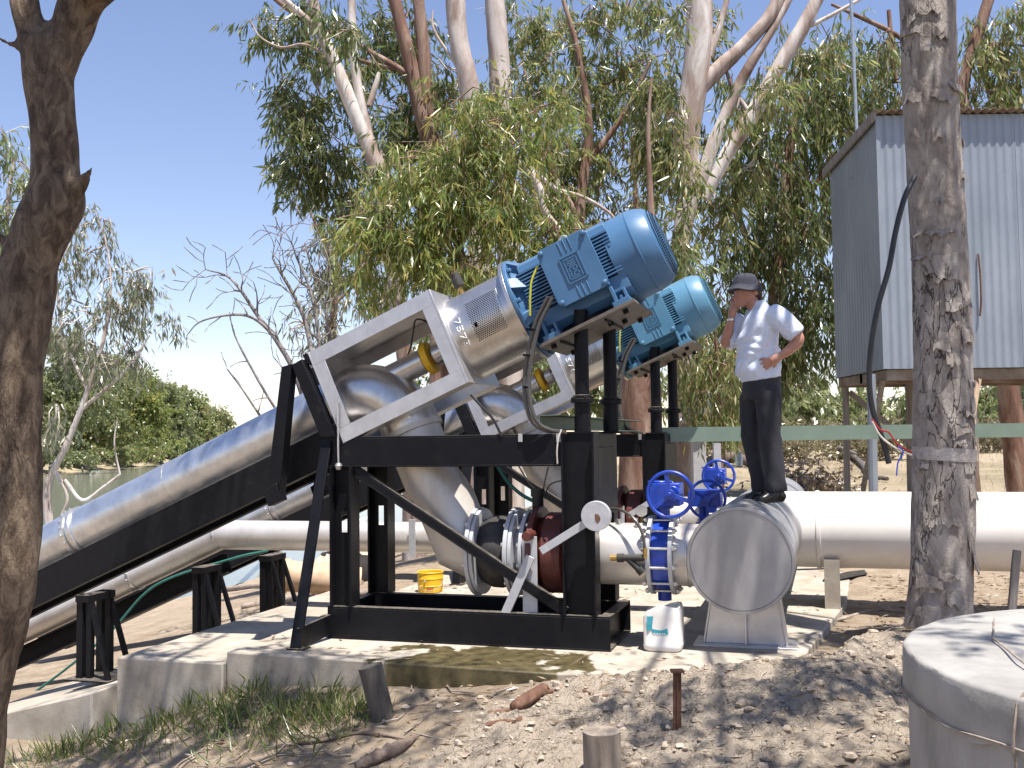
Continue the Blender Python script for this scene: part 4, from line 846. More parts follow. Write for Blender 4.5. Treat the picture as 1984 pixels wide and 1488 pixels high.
tree('gum_tree', 'brown-trunked gum tree with a long bare pale limb reaching left, top left of the grove', 17, (840, 900),
     [[(850, 700, 48), (845, 500, 46), (832, 300, 44), (815, 200, 40), (795, 110, 34), (770, 30, 30), (752, -50, 26)], [(830, 230, 34), (822, 120, 32), (812, 20, 30), (806, -50, 26)],
      [(845, 190, 20), (800, 150, 18), (745, 118, 16), (680, 82, 15), (610, 50, 14), (540, 4, 12), (500, -40, 9)], [(766, 133, 11), (700, 118, 10), (645, 96, 8), (590, 78, 6)]],
     [(790, 60, 75, 70, 90), (740, 130, 55, 60, 40), (800, 220, 80, 80, 110), (760, 300, 60, 70, 60), (870, 250, 60, 80, 60)], M['bark_brown'], M['leaf_dark'], L=.19, group=G1, dens=1.15, back=.7)
tree('gum_tree', 'tall gum tree with thick pale trunk passing out of the top, left of its twin', 16, (940, 900),
     [[(935, 800, 60), (930, 500, 56), (922, 300, 52), (905, 160, 46), (893, 80, 46), (880, -40, 42)], [(905, 170, 14), (880, 120, 8), (842, 60, 6), (838, 20, 4)]],
     [(900, 150, 60, 40, 36), (960, 190, 60, 50, 40)], M['bark_white'], M['leaf_gum'], L=.18, group=G1, dens=1.1, back=.6)
tree('gum_tree', 'tall gum tree with streaked pale and tan trunk at top centre', 16.8, (985, 900),
     [[(985, 800, 56), (982, 600, 54), (980, 420, 52), (976, 250, 50), (968, 130, 48), (960, 40, 46), (955, -50, 42)], [(985, 318, 20), (1015, 325, 22), (1045, 365, 20), (1055, 410, 18), (1090, 450, 12)], [(1000, 300, 8), (1050, 345, 9), (1080, 368, 10), (1130, 382, 9), (1180, 412, 7), (1200, 440, 4)]],
     [(1060, 110, 60, 80, 70), (1040, 230, 70, 90, 100), (1010, 60, 50, 60, 40)], M['bark_white'], M['leaf_gum'], L=.18, group=G1, dens=1.1, back=.6)
tree('young_gum', 'bright yellow-green young gum with drooping leaves behind the front pump', 13.2, (905, 900),
     [[(905, 800, 20), (900, 600, 16), (890, 400, 12), (900, 250, 8)], [(895, 480, 9), (830, 420, 6), (780, 380, 4)], [(900, 420, 9), (960, 330, 6), (1000, 300, 4)]],
     [(920, 225, 70, 60, 60), (860, 300, 100, 70, 95), (790, 400, 100, 80, 105), (900, 410, 115, 90, 130), (770, 485, 95, 50, 80), (850, 505, 120, 50, 100), (985, 450, 90, 80, 90), (725, 400, 60, 60, 40), (965, 320, 75, 90, 70), (815, 225, 110, 60, 26), (1045, 370, 80, 120, 46), (715, 455, 70, 80, 36), (850, 550, 140, 60, 44), (1000, 240, 90, 70, 26), (1090, 440, 70, 60, 30), (880, 360, 190, 170, 90, 1.2)], M['bark_brown'], M['leaf_bright'], L=.19, wd=.12, per=17, group=G1, dens=.85)
tree('gum_tree', 'leafy gum tree filling the middle behind the top of the front motor', 18.5, (1120, 900),
     [[(1130, 800, 34), (1120, 560, 30), (1125, 400, 26), (1140, 250, 20), (1120, 100, 14), (1090, 0, 10)], [(1120, 420, 18), (1070, 330, 14), (1030, 200, 10), (1010, 100, 6)], [(1130, 330, 16), (1210, 220, 12), (1260, 120, 8)], [(1235, 520, 12), (1232, 380, 11), (1225, 260, 9)]],
     [(1110, 60, 90, 70, 90), (1150, 170, 100, 90, 130), (1090, 310, 80, 80, 100), (1170, 330, 90, 90, 110), (1060, 420, 80, 60, 90), (1200, 60, 70, 80, 70), (1220, 230, 60, 110, 70), (1140, 440, 90, 60, 60), (1240, 420, 60, 80, 50)], M['bark_brown'], M['leaf_gum'], L=.19, group=G1, dens=1.15, back=.7)
tree('gum_tree', 'big gum tree whose brown trunk fans into pale limbs right of the front motor', 16.5, (1318, 940),
     [[(1318, 860, 60), (1320, 640, 46), (1322, 480, 44), (1330, 370, 50), (1335, 270, 58), (1342, 160, 60), (1350, 60, 58), (1356, -40, 56)],
      [(1340, 190, 40), (1390, 135, 36), (1440, 92, 32), (1490, 30, 30), (1520, -30, 28)], [(1355, 370, 26), (1378, 300, 32), (1405, 225, 30), (1445, 140, 24), (1490, 70, 18), (1540, -20, 14)],
      [(1365, 385, 26), (1410, 300, 34), (1455, 225, 36), (1500, 140, 36), (1555, 60, 32), (1600, -30, 28)], [(1455, 225, 16), (1420, 170, 10), (1400, 110, 6)], [(1555, 58, 10), (1620, 25, 9), (1680, -10, 7)], [(1375, 110, 20), (1400, 40, 16), (1415, -30, 12)]],
     [(1270, 70, 55, 80, 46), (1280, 190, 50, 80, 46), (1345, 110, 40, 50, 20), (1410, 60, 40, 50, 22), (1340, 230, 60, 50, 36), (1280, 330, 60, 80, 66), (1420, 330, 50, 40, 30), (1600, 110, 60, 60, 46), (1390, 430, 60, 60, 50), (1325, 200, 50, 60, 16, -.9), (1345, 290, 60, 60, 26, -.9), (1310, 420, 50, 70, 30, -.9), (1440, 170, 50, 50, 14, -.9), (1490, 190, 40, 50, 14, -.9), (1350, 60, 40, 50, 10, -.9)], M['bark_smooth'], M['leaf_gum'], L=.19, group=G1, dens=1.15, back=.7)
tree('gum_tree', 'thick old gum trunk with peeling brown bark seen between the jack posts', 14.2, (1240, 900),
     [[(1242, 880, 96), (1240, 760, 88), (1238, 660, 80), (1245, 560, 62), (1258, 480, 30), (1262, 400, 16), (1255, 250, 9), (1262, 150, 5)], [(1243, 580, 40), (1215, 500, 22), (1205, 430, 12)]], [(1290, 520, 60, 60, 60), (1230, 560, 60, 50, 36)], M['bark_brown'], M['leaf_dark'], L=.17, group=G1)
tree('weeping_gum', 'dark weeping gum tree with drooping leaves behind the man and beside the shed', 19, (1500, 940),
     [[(1490, 820, 44), (1500, 640, 38), (1515, 460, 32), (1530, 300, 24), (1560, 150, 16)], [(1505, 560, 18), (1450, 470, 14), (1420, 380, 8)], [(1515, 460, 16), (1570, 380, 12), (1610, 300, 8)]],
     [(1430, 220, 60, 100, 60), (1500, 300, 80, 130, 140), (1560, 180, 80, 110, 110), (1580, 400, 80, 130, 140), (1450, 470, 80, 100, 110), (1540, 540, 90, 100, 130), (1420, 610, 60, 90, 70), (1580, 620, 60, 90, 90), (1650, 210, 70, 120, 110), (1500, 660, 70, 70, 60), (1650, 110, 70, 80, 60)], M['bark_brown'], M['leaf_dark'], L=.22, twl=.8, hang=1.1, group=G1, dens=1.1)
tree('weeping_gum', 'olive gum tree hanging over the roof of the iron shed at the upper right', 18, (1980, 930),
     [[(1960, 800, 50), (1930, 500, 44), (1880, 250, 34), (1860, 180, 24), (1890, 80, 26), (1925, -30, 24)], [(1850, 190, 14), (1790, 120, 10), (1740, 70, 12), (1660, 30, 9), (1610, 8, 6)], [(1735, 160, 14), (1728, 100, 12), (1722, 20, 10)]],
     [(1930, 70, 70, 80, 90), (1960, 170, 60, 60, 60), (1890, 180, 40, 50, 30), (1700, 60, 50, 60, 20), (1760, 150, 50, 60, 30)], M['bark_brown'], M['leaf_gum'], L=.20, twl=.7, hang=1.0, group=G1, dens=1.3)
tree('thin_gum', 'thin reddish-stemmed gum with sparse foliage left of the front pump cage', 24, (645, 900),
     [[(645, 800, 20), (646, 640, 18), (648, 560, 15), (630, 480, 9), (600, 410, 5)], [(648, 560, 12), (665, 480, 8), (660, 400, 5), (640, 340, 3)], [(648, 590, 9), (700, 540, 6), (745, 500, 4)], [(646, 600, 7), (610, 540, 4), (590, 470, 3)]],
     [(640, 420, 50, 60, 26), (600, 540, 40, 50, 30), (690, 540, 60, 50, 50), (650, 480, 50, 50, 30), (720, 580, 50, 40, 46), (620, 620, 50, 40, 40), (700, 470, 40, 40, 22)], M['bark_brown'], M['leaf_pale'], L=.22, per=12, twl=.6, group=G1, dens=1.3)
# dead shrub on the bank behind the bracket
b = MB(); t = wthing('dead_shrub', 'leafless dead shrub with grey forked branches against the sky, left of the pump bracket', 'dead shrub', P(575, 880, 12.5))
def fork(pts, depth, w0):
    limb(b, [(x, y, 12.5 + dd, w) for (x, y, w, dd) in pts], 7, 4, .08)
    if depth <= 0: return
    for i in range(1, len(pts)):
        for s in range(2 if depth > 1 else 1):
            x, y, w, dd = pts[i]; px, py = pts[i-1][0], pts[i-1][1]; an = math.atan2(y-py, x-px) + random.choice((-1, 1))*random.uniform(.35, .9); ln = random.uniform(28, 64)*(.6+.25*depth); q = [(x, y, w*.62, dd)]
            for k in range(3):
                an += random.uniform(-.35, .35); x += math.cos(an)*ln/3; y += math.sin(an)*ln/3; q.append((x, y, max(1.6, w*.62*(1-.25*(k+1))), dd + random.uniform(-.15, .15)*(k+1)))
            fork(q, depth-1, w*.6)
fork([(600, 840, 12, 0), (578, 740, 11, 0), (540, 665, 9, 0), (498, 610, 7.5, .1), (468, 565, 6.5, .1), (440, 535, 4, .2), (398, 522, 2.5, .3)], 2, 9)
fork([(560, 700, 8, 0), (520, 640, 7, -.1), (480, 612, 6, -.2), (430, 612, 4.5, -.3), (385, 625, 3, -.3), (362, 650, 2, -.3)], 1, 6)
fork([(610, 830, 11, .2), (605, 700, 10, .2), (590, 620, 8, .3), (568, 570, 7, .3), (545, 530, 6, .3), (528, 500, 4, .4)], 2, 8)
fork([(615, 800, 9, .4), (618, 660, 8, .5), (600, 560, 6, .5), (575, 500, 4, .5), (565, 470, 2.5, .5)], 2, 6)
fork([(560, 830, 7, -.2), (520, 770, 5.5, -.3), (480, 700, 4.5, -.3), (455, 650, 3, -.3), (446, 615, 2, -.3)], 1, 5)
fork([(540, 860, 6, -.3), (500, 800, 5, -.4), (470, 755, 3.5, -.4), (440, 715, 2.5, -.5)], 1, 4)
fork([(625, 790, 8, .6), (640, 690, 7, .7), (632, 600, 5, .7), (640, 520, 3.5, .8), (612, 440, 2.2, .9)], 1, 5)
b.build('branch', M['twig'], t, sharp=60)
# left of the picture: the airy tree on the near bank, then the far bank
tree('river_gum', 'airy pale river gum with white stems leaning over the river at the left', 34, (105, 980),
     [[(90, 950, 16), (130, 860, 14), (170, 760, 12), (205, 640, 9), (215, 540, 6), (200, 440, 4)], [(150, 800, 10), (240, 720, 7), (290, 650, 4)], [(170, 760, 8), (120, 640, 6), (110, 520, 4)], [(125, 930, 9), (160, 970, 9), (200, 945, 8), (232, 920, 6)], [(232, 920, 5), (222, 860, 4), (228, 810, 3)], [(100, 900, 9), (130, 960, 8), (120, 1000, 6)]],
     [(190, 430, 60, 50, 60), (150, 500, 60, 60, 70), (230, 530, 60, 60, 70), (200, 600, 80, 60, 90), (270, 640, 50, 60, 60), (150, 660, 60, 70, 60), (240, 710, 60, 40, 50), (110, 760, 40, 50, 24), (290, 590, 30, 50, 20), (100, 600, 40, 70, 40)], M['bark_white'], M['leaf_pale'], L=.30, per=12, twl=1.1, hang=1.0, dens=.72)
tree('river_gum', 'pale green gum at the left edge, half hidden by the dark foreground trunk', 36, (20, 960),
     [[(20, 900, 18), (10, 600, 14), (15, 400, 10), (30, 300, 6)]], [(20, 290, 40, 40, 40), (40, 370, 40, 50, 50), (10, 440, 50, 50, 50), (30, 540, 40, 60, 40)], M['bark_white'], M['leaf_far'], L=.42, per=11, twl=1.2)
fb = [(105, 690, 124, 105, 'mid'), (170, 730, 142, 90, 'tall'), (235, 735, 158, 80, 'round'), (300, 770, 178, 70, 'dense'), (350, 785, 198, 55, 'pointed'), (400, 810, 226, 45, 'low')]
lab = {'mid': 'far-bank gum nearest the foreground trunk, across the river', 'tall': 'far-bank gum second along the river from the left trunk', 'round': 'rounded gum in the middle of the far bank', 'dense': 'dense gum on the far bank above the front pump tube',
       'pointed': 'smaller gum right of the dense one on the far bank', 'low': 'lowest and farthest gum at the right end of the far bank'}
for x, y, D, ry, k in fb:
    rr = ry*.75
    tree('far_gum', lab[k], D, (x, 900), [[(x, 880, 8), (x+4, y+40, 6), (x-4, y, 4)], [(x+16, 890, 5), (x+20, y+50, 4)], [(x-14, 895, 5), (x-16, y+40, 3)]],
         [(x, y+ry*.1, rr, ry*.5, 300), (x-rr*.5, y+ry*.7, rr*.8, ry*.5, 300), (x+rr*.6, y+ry*.65, rr*.8, ry*.5, 300), (x+4, y+ry*1.15, rr*1.1, ry*.4, 300), (x, 880-.12*(x-100), rr*1.5, 16, 170), (x-20, y-ry*.35, rr*.4, ry*.25, 60), (x+30, y-ry*.1, rr*.35, ry*.22, 60)], M['bark_white'], M[{'mid': 'leaf_far', 'tall': 'leaf_gum', 'round': 'leaf_bright', 'dense': 'leaf_far', 'pointed': 'leaf_gum', 'low': 'leaf_far'}[k]], L=.0032*D, wd=.42, per=22, twl=.012*D, hang=.5, twigs=False, group='gums along the far bank')
# behind, seen under the pumps, the tray and the shed
bk = [(1000, 700, 44, 90, 110), (1090, 690, 48, 90, 110), (1180, 700, 42, 70, 100), (1365, 740, 40, 60, 70), (1400, 700, 30, 60, 110), (1450, 760, 46, 60, 60), (1530, 760, 50, 60, 60), (1600, 790, 52, 50, 40), (1660, 780, 55, 40, 55), (1790, 790, 50, 50, 50), (1930, 780, 48, 60, 60), (1985, 760, 44, 40, 80), (880, 660, 40, 70, 120)]
nm = ['behind the cage of the rear pump', 'between the two pump drums, far back', 'behind the front jack posts, far back', 'right of the rear jack posts', 'hanging low just left of the man', 'behind the waist of the man', 'between the man and the shed', 'low behind the left shed leg', 'behind the braced shed legs', 'behind the grey trunk under the shed', 'right of the grey trunk under the shed', 'at the right edge under the shed', 'behind the discharge leg of the front pump']
for (x, y, D, rx, ry), s in zip(bk, nm):
    tree('scrub_tree', 'distant scrub tree ' + s, D, (x, 870), [[(x, 850, 14), (x+6, y+20, 10), (x-6, y-20, 6)], [(x+4, y+40, 7), (x+30, y, 4)]], [(x, y, rx, ry*.8, 120), (x-rx*.4, y+ry*.4, rx*.8, ry*.6, 90), (x+rx*.5, y+ry*.3, rx*.8, ry*.6, 90)],
         M['bark_brown'], M['leaf_far' if D > 41 else 'leaf_gum'], L=.0075*D, wd=.32, per=10, twl=.016*D, hang=.7, twigs=False, dens=1.5, group='scrub trees at the back')
# ---- the two foreground trunks
def dapple(l):                                         # where a clump must hang to shade a given spot: (x, y, z, height, radius, sprays)
    return [((x + SUN.x/SUN.z*(h-z), y + SUN.y/SUN.z*(h-z), h), (r, r, r*.5), n) for x, y, z, h, r, n in l]
def fg_tree(name, label, base, chains, bark_m, noise_amp, vox, crown):
    t = wthing(name, label, 'tree', base); mb = MB()
    for ch in chains: p, r = path3(ch, 5); mb.tube(p, r, 20, True)
    f = fused(mb, vox, 10); v = np.array(f.v)
    nn = noise_amp*(np.sin(v[:, 2]*5+v[:, 0]*22) * np.sin(v[:, 1]*25+v[:, 2]*3.1) + .7*np.sin(v[:, 2]*17+v[:, 0]*31)*np.sin(v[:, 1]*40-v[:, 2]*9))
    v = v + np.stack([nn, nn*.7, 0*nn], 1); f.v = [tuple(x) for x in v]
    if name == 'grey_tree':                              # lifted plates of bark
        for k in range(46):
            y = random.uniform(20, 1180); cx = np.interp(y, [0, 200, 400, 600, 800, 1000, 1200], [1797, 1803, 1815, 1825, 1828, 1826, 1820]); an = random.uniform(-2.9, -.2); r = np.interp(y, [0, 800, 1000, 1200], [.187, .2, .21, .222]) + .004
            c = P(cx, y, 7.2); h = random.uniform(.03, .14); wd = random.uniform(.05, .22); lift = random.uniform(.006, .026); n = 5; vs = []
            for i in range(n+1):
                a = an + (i/n-.5)*wd/r*1.0; e = Vector((math.cos(a), math.sin(a), 0)); jz = random.uniform(-.02, .02)
                vs += [c + e*r + Vector((0, 0, h*.5 + jz)), c + e*(r+lift*random.uniform(.5, 1.2)) + Vector((0, 0, -h*.5 + random.uniform(-.03, .03)))]
            f.add(vs, [(2*i, 2*i+2, 2*i+3, 2*i+1) for i in range(n)])
    f.build('trunk', bark_m, t, sharp=80)
    cc = [spray(c, r3, n, 16, .18, .7, .6) for c, r3, n in crown]; cen = np.concatenate([c[0] for c in cc]); dd = np.concatenate([c[1] for c in cc]); LL = .18*rng.uniform(.6, 1.3, len(cen))
    leaf_mesh('crown', cen, dd, LL, LL*.22, M['leaf_gum'], t)
    lb = MB()
    for c, r3, n in crown:
        c = Vector(c); top = crown_root[name]; lb.tube([top, top.lerp(c, .5) + Vector((0, 0, .5)), c], [.05, .035, .012], 6)
    lb.build('limb', bark_m, t); return t
b0 = P(-60, 1500, 4.0); crown_root = {'dark_tree': P(160, -700, 4.2), 'grey_tree': P(1790, -900, 7.2)}
fg_tree('dark_tree', 'dark forked tree leaning in at the left edge, close to the camera', (b0.x, b0.y, gz(b0.x, b0.y)),
        [[(-75, 1600, 4, 130), (-52, 1400, 4, 116), (-28, 1300, 4, 112), (-4, 1200, 4, 112), (14, 1100, 4, 116), (22, 1000, 4, 112), (17, 850, 4, 112), (25, 700, 4, 118), (42, 600, 4, 112), (60, 500, 4, 108), (104, 400, 4, 112), (106, 330, 4, 90), (103, 250, 4, 86), (94, 150, 4, 92), (92, 80, 4, 98)],
         [(80, 130, 4, 62), (62, 60, 4, 56), (48, 0, 4, 54), (36, -120, 4.1, 50), (30, -400, 4.3, 42)], [(112, 130, 4, 76), (134, 60, 4, 82), (160, -5, 3.97, 84), (210, -120, 3.9, 78), (160, -700, 4.2, 50)],
         [(120, 385, 3.98, 62), (152, 362, 3.96, 34), (168, 340, 3.95, 20), (181, 322, 3.95, 8)], [(60, 100, 4, 16), (20, 86, 4, 13), (-30, 55, 4, 12)], [(36, 500, 4, 26), (12, 475, 4, 20), (-12, 440, 4, 18)]],
        M['bark_dark'], .005, .016, dapple([(-2.7, 6.5, -.4, 7.2, .8, 60), (-1.9, 5.7, -.4, 7.6, .7, 50), (-1.1, 6.1, -.4, 7.8, .6, 40), (-1.7, 7.0, 0, 7.4, .45, 26), (-.5, 5.5, -.4, 8, .5, 30), (-3.0, 7.5, -.3, 7.2, .6, 34), (-1.75, 4.0, 3.2, 6.4, .4, 60), (-1.75, 4.0, 2.4, 6.6, .3, 26), (-1.85, 4.0, 1.0, 6.0, .3, 10), (-1.9, 4.0, 2.0, 6.6, .22, 8), (-2.75, 8.85, 1.1, 7.4, .45, 26), (-2.1, 8.6, 1.4, 7.6, .3, 14), (-3.6, 6.9, -.7, 7.0, .9, 60), (-2.3, 7.45, -.3, 7.4, .45, 34), (-1.5, 7.4, 0, 7.6, .35, 18), (-.7, 6.7, -.3, 7.6, .5, 26)]))
b1 = P(1820, 1200, 7.2)
fg_tree('grey_tree', 'straight grey flaking trunk with a chalky band, standing right in front of the shed', (b1.x, b1.y, gz(b1.x, b1.y)),
        [[(1817, 1260, 7.2, 140), (1820, 1200, 7.2, 124), (1824, 1100, 7.2, 116), (1827, 1000, 7.2, 118), (1828, 800, 7.2, 112), (1825, 600, 7.2, 108), (1815, 400, 7.2, 106), (1803, 200, 7.2, 105), (1797, 0, 7.2, 105), (1793, -300, 7.2, 96), (1790, -900, 7.2, 70)],
         [(1796, 108, 7.12, 26), (1799, 98, 7.03, 24), (1799, 92, 7.0, 20)]],
        M['bark_grey'], .006, .02, dapple([(1.6, 5.5, -.1, 7.2, .7, 44), (2.3, 6.2, .1, 7.4, .6, 40), (1.0, 5.2, -.3, 7.0, .6, 30), (1.72, 7.25, .8, 6.6, .42, 22), (2.95, 7.2, .8, 6.4, .5, 34), (2.95, 7.2, 2.6, 7.4, .4, 24), (.6, 6.0, -.2, 7.4, .5, 22), (3.1, 7.9, .1, 7.4, .6, 30), (1.35, 6.7, 0, 7.6, .3, 12)]))
# chalky band and loose bark plates on the grey trunk
gt = [o for o in bpy.data.objects if o.name == 'grey_tree'][0]
M['chalk'] = mat('chalky_band', [(.4, (.33, .29, .26)), (.6, (.47, .435, .41))], 22, .95, 0, .8, 60, .01)
q0, q1 = P(1828, 893, 7.2), P(1829, 868, 7.2); bb = MB().tube([q0, q0.lerp(q1, .4), q1], [.2105, .2125, .2105], 40, False, jit=.006); bb.build('chalk_band', M['chalk'], gt)

for (x, y, D, rx, ry, s_) in ((1560, 864, 32, 70, 30, 'left of the shed stilts'), (1655, 860, 34, 60, 32, 'between the shed stilts'), (1935, 862, 36, 75, 34, 'right of the grey trunk'), (1480, 862, 36, 55, 28, 'behind the knees of the man'), (1745, 866, 33, 55, 30, 'just left of the grey trunk'), (1380, 858, 34, 70, 30, 'behind the handwheels'), (1600, 846, 42, 90, 30, 'farther back, left of the shed'), (1850, 848, 44, 90, 32, 'farther back, under the shed')):
    tree('scrub_bush', 'low olive brown scrub bush on the dry rise ' + s_, D, (x, 900), [[(x, 890, 6), (x+5, y, 4)]], [(x, y, rx, ry, 120), (x-rx*.5, y+6, rx*.6, ry*.7, 60)], M['twig'], M['leaf_scrub'], L=.16, wd=.3, per=14, twl=.4, hang=-.2, cat='bush', twigs=False, group='scrub bushes on the rise')
tree('gum_sapling', 'drooping gum sapling hanging in front of the pale tank, left of the man', 14.2, (1400, 905), [[(1398, 890, 8), (1395, 780, 7), (1385, 640, 5), (1370, 560, 3)], [(1395, 720, 4), (1430, 660, 3)]],
     [(1360, 690, 40, 70, 50), (1390, 760, 45, 60, 50), (1420, 690, 30, 60, 30), (1340, 770, 30, 50, 26)], M['bark_brown'], M['leaf_gum'], L=.17, wd=.12, hang=1.2, twl=.6, group=G1)
# ---------------------------------------------------------------- iron shed on stilts
def corr(b, o, e1, e2, n_pitch, pitch=.1, amp=.009, nrm=(0, -1, 0), seg=6, edge=0):
    """corrugated sheet: o corner, e1 along the waves' crossing direction (length n*pitch), e2 along the ridges"""
    o = Vector(o); e1 = Vector(e1).normalized(); e2 = Vector(e2); nrm = Vector(nrm); k = n_pitch*seg; vs = []
    for i in range(k+1):
        d = amp*math.cos(2*math.pi*i/seg); p = o + e1*(i*pitch/seg) + nrm*d; vs += [p, p+e2, p - nrm*.004, p+e2-nrm*.004]
    fs = []
    for i in range(k): a = 4*i; c = a+4; fs += [(a, c, c+1, a+1), (a+2, a+3, c+3, c+2), (a, a+2, c+2, c), (a+1, c+1, c+3, a+3)]
    return b.add(vs, fs)
c0 = P(1716, 715, 12); c1 = P(1704, 224, 12); sx, sz0, sz1 = c0.x, c0.z, c1.z; SD = 1.9; SL = 4.9
shed = wthing('iron_shed', 'grey corrugated iron shed raised on stilts at the right, behind the grey trunk', 'shed', (sx, 12, gz(sx, 12)))
b = MB(); corr(b, (sx, 12, sz0), (1, 0, 0), (0, 0, sz1-sz0), int(SL/.1)); b.build('wall', M['corr'], shed, sharp=60)
b = MB(); drop = .17
n = int(SD/.1); vs = []; seg = 6
for i in range(n*seg+1):
    y = 11.992 + i*.1/seg; x = sx - .008 - .007*math.cos(2*math.pi*i/seg); zt = sz1 - drop*(y-12)/SD; vs += [(x, y, sz0), (x, y, zt), (x+.004, y, sz0), (x+.004, y, zt)]
b.add(vs, [f for i in range(n*seg) for f in ((4*i, 4*i+1, 4*i+5, 4*i+4), (4*i+2, 4*i+6, 4*i+7, 4*i+3))]); b.build('wall', M['corr'], shed, sharp=60)
b = MB().box((sx+.02, 12+SD-.02, sz0), (sx+SL, 12+SD, sz1-drop)).box((sx+SL-.02, 12.02, sz0), (sx+SL, 12+SD-.03, sz1-drop)); b.build('wall', M['corr'], shed)
for k in range(1, 6): MB().box((sx+k*.8+.004, 11.9865, sz0), (sx+k*.8+.012, 11.9905, sz1-.01)).build('sheet_lap', M['rustiron'] if k == 4 else M['corr'], shed)
b = MB(); corr(b, (sx-.07, 11.89, sz1+.035), (1, 0, 0), (0, SD+.2, -drop-.02), int(SL/.1)+2, amp=.014, nrm=(0, 0, 1)); b.build('roof', M['rustiron'], shed, sharp=60)
MB().bar((sx-.006, 11.988, sz0), (sx-.006, 11.988, sz1-.01), .05, .012, (0, 1, 0)).build('corner_flashing', M['corr'], shed)
b = MB().bar((sx-.055, 11.93, sz1-.01), (sx-.055, 12+SD+.06, sz1-drop-.01), .03, .11, (0, 0, 1)); b.build('barge_board', M['timberw'], shed)
b = MB()
for y in (12.06, 12.9, 13.75): b.box((sx+.03, y, sz0-.13), (sx+SL-.05, y+.09, sz0-.004))
b.box((sx+.03, 12.15, sz0-.12), (sx+.1, 13.75, sz0-.006)); b.box((sx+.1, 12.16, sz0-.03), (sx+SL-.1, 13.74, sz0-.008))
b.build('floor_frame', M['rustiron'], shed)
q = P(1690, 950, 12.2)
for (px, yy, rr, mm) in ((1687, 12.12, .055, 'corr'), (1637, 13.75, .045, 'timberw'), (1760, 13.7, .05, 'timberw'), (1884, 12.2, .05, 'timberw'), (1990, 13.3, .05, 'corr')):
    p = P(px, 850, yy); b = MB().tube([(p.x, yy, gz(p.x, yy)-.1), (p.x+.03, yy, sz0-.05)], rr, 10); b.build('stilt', M[mm], shed)
b = MB(); b.bar(P(1646, 760, 13.7), P(1790, 880, 13.6), .03, .07, (0, 0, 1)).bar(P(1712, 728, 12.3), P(1672, 950, 13.6), .06, .05, (1, 0, 0)); b.build('brace', M['timberw'], shed)
b = MB(); b.tube(curve_pts([P(1896, 735, 11.8), P(1886, 800, 11.75), P(1886, 860, 11.7), P(1896, 960, 11.7)], 6), .035, 8)
tag(b.build('leaning_pole', M['clay_pipe'], None, org=P(1896, 960, 11.7)), 'curved tan pole leaning under the shed just right of the grey trunk', 'pole')
b = MB(); b.tube(curve_pts([P(1895, 492, 11.97), P(1899, 530, 11.95), P(1901, 580, 11.95), P(1899, 612, 11.96)], 5), .012, 6); tag(b.build('hanging_strap', M['rust'], None, org=P(1895, 492, 11.97)), 'thin brown strap hanging on the front wall of the iron shed', 'strap')
# aerial pole on the shed's side
t = wthing('aerial_pole', 'thin steel aerial pole fixed to the left wall of the iron shed', 'pole', P(1664, 300, 13.1))
pole = [P(1664, 335, 13.05), P(1660, 260, 13.05), P(1654, 110, 13.05), P(1646, -60, 13.05)]
MB().tube(pole, .022, 10).build('pole_tube', M['antenna'], t); MB().tube([P(1663, 318, 13.02), P(1661, 274, 13.02)], .04, 10).build('bracket', M['black'], t)
MB().tube(curve_pts([P(1664, 325, 13), P(1660, 336, 12.95), P(1652, 346, 12.95), P(1664, 348, 13)], 5), .012, 6).build('lead_wire', M['cable'], t)
# black cable looping off the grey trunk
t = wthing('trunk_cable', 'thick black cable looping off the grey trunk, red and white wires at its end', 'cable', P(1700, 860, 7.0))
MB().tube(curve_pts([P(1772, 342, 7.05), P(1752, 385, 7.0), P(1735, 450, 7.0), P(1722, 520, 7.0), P(1702, 590, 7.0), P(1689, 660, 7.0), P(1684, 730, 7.0), P(1690, 790, 7.0), P(1706, 840, 7.0), P(1716, 872, 7.0), P(1722, 898, 7.0)], 6), .019, 10).build('sheath', M['cable'], t)
MB().tube(curve_pts([P(1690, 812, 6.97), P(1705, 832, 6.97), P(1722, 838, 6.97), P(1740, 862, 6.98), P(1766, 876, 7.05)], 6), .006, 6).build('red_wire', M['wire_r'], t)
MB().tube(curve_pts([P(1690, 816, 6.97), P(1706, 845, 6.97), P(1735, 868, 6.98), P(1766, 882, 7.05)], 6), .007, 6).build('white_wire', M['wire_w'], t)
MB().tube(curve_pts([P(1740, 864, 6.98), P(1750, 876, 6.98), P(1740, 896, 6.98), P(1737, 922, 6.98)], 6), .005, 6).build('blue_wire', M['valve'], t)
# ---------------------------------------------------------------- covered tank, lower right
TC = Vector((2.75, 3.85, 0)); TR = 1.235; TZ = .645
t = wthing('covered_tank', 'round grey tank under a dusty tied-down tarpaulin at the lower right corner', 'tank', (TC.x, TC.y, -.3))
MB().lathe([(-.9, TR-.008), (TZ-.05, TR-.008)], TC, (0, 0, 1), 96).build('tank_wall', M['tank'], t)
b = MB(); n = 160; vs = []; prof = [(0, .0), (.3, .02), (.6, .012), (.9, .016), (1.1, .010), (1.215, .004), (1.231, .0), (1.236, -.010), (1.238, -.08), (1.239, -.13), (1.240, -.175)]
for r, z in prof:
    for k in range(n):
        a = 2*math.pi*k/n; f = math.sin(a*23)*.35 + math.sin(a*41+1)*.35 + math.sin(a*9+2)*.5; fr = max(0, (r-1.2)/.024)
        zz = z + (.007*math.sin(r*9+a*5)+.006*math.sin(a*11-r*13) if r < 1.2 else 0) - (.02*f if r > 1.2395 else 0)
        vs.append(TC + Vector(((r+fr*.0035*f)*math.cos(a), (r+fr*.0035*f)*math.sin(a), TZ+zz)))
b.add(vs, [(i*n+j, i*n+(j+1) % n, (i+1)*n+(j+1) % n, (i+1)*n+j) for i in range(len(prof)-1) for j in range(n)]); b.build('tarpaulin', M['tarp'], t, sharp=50)
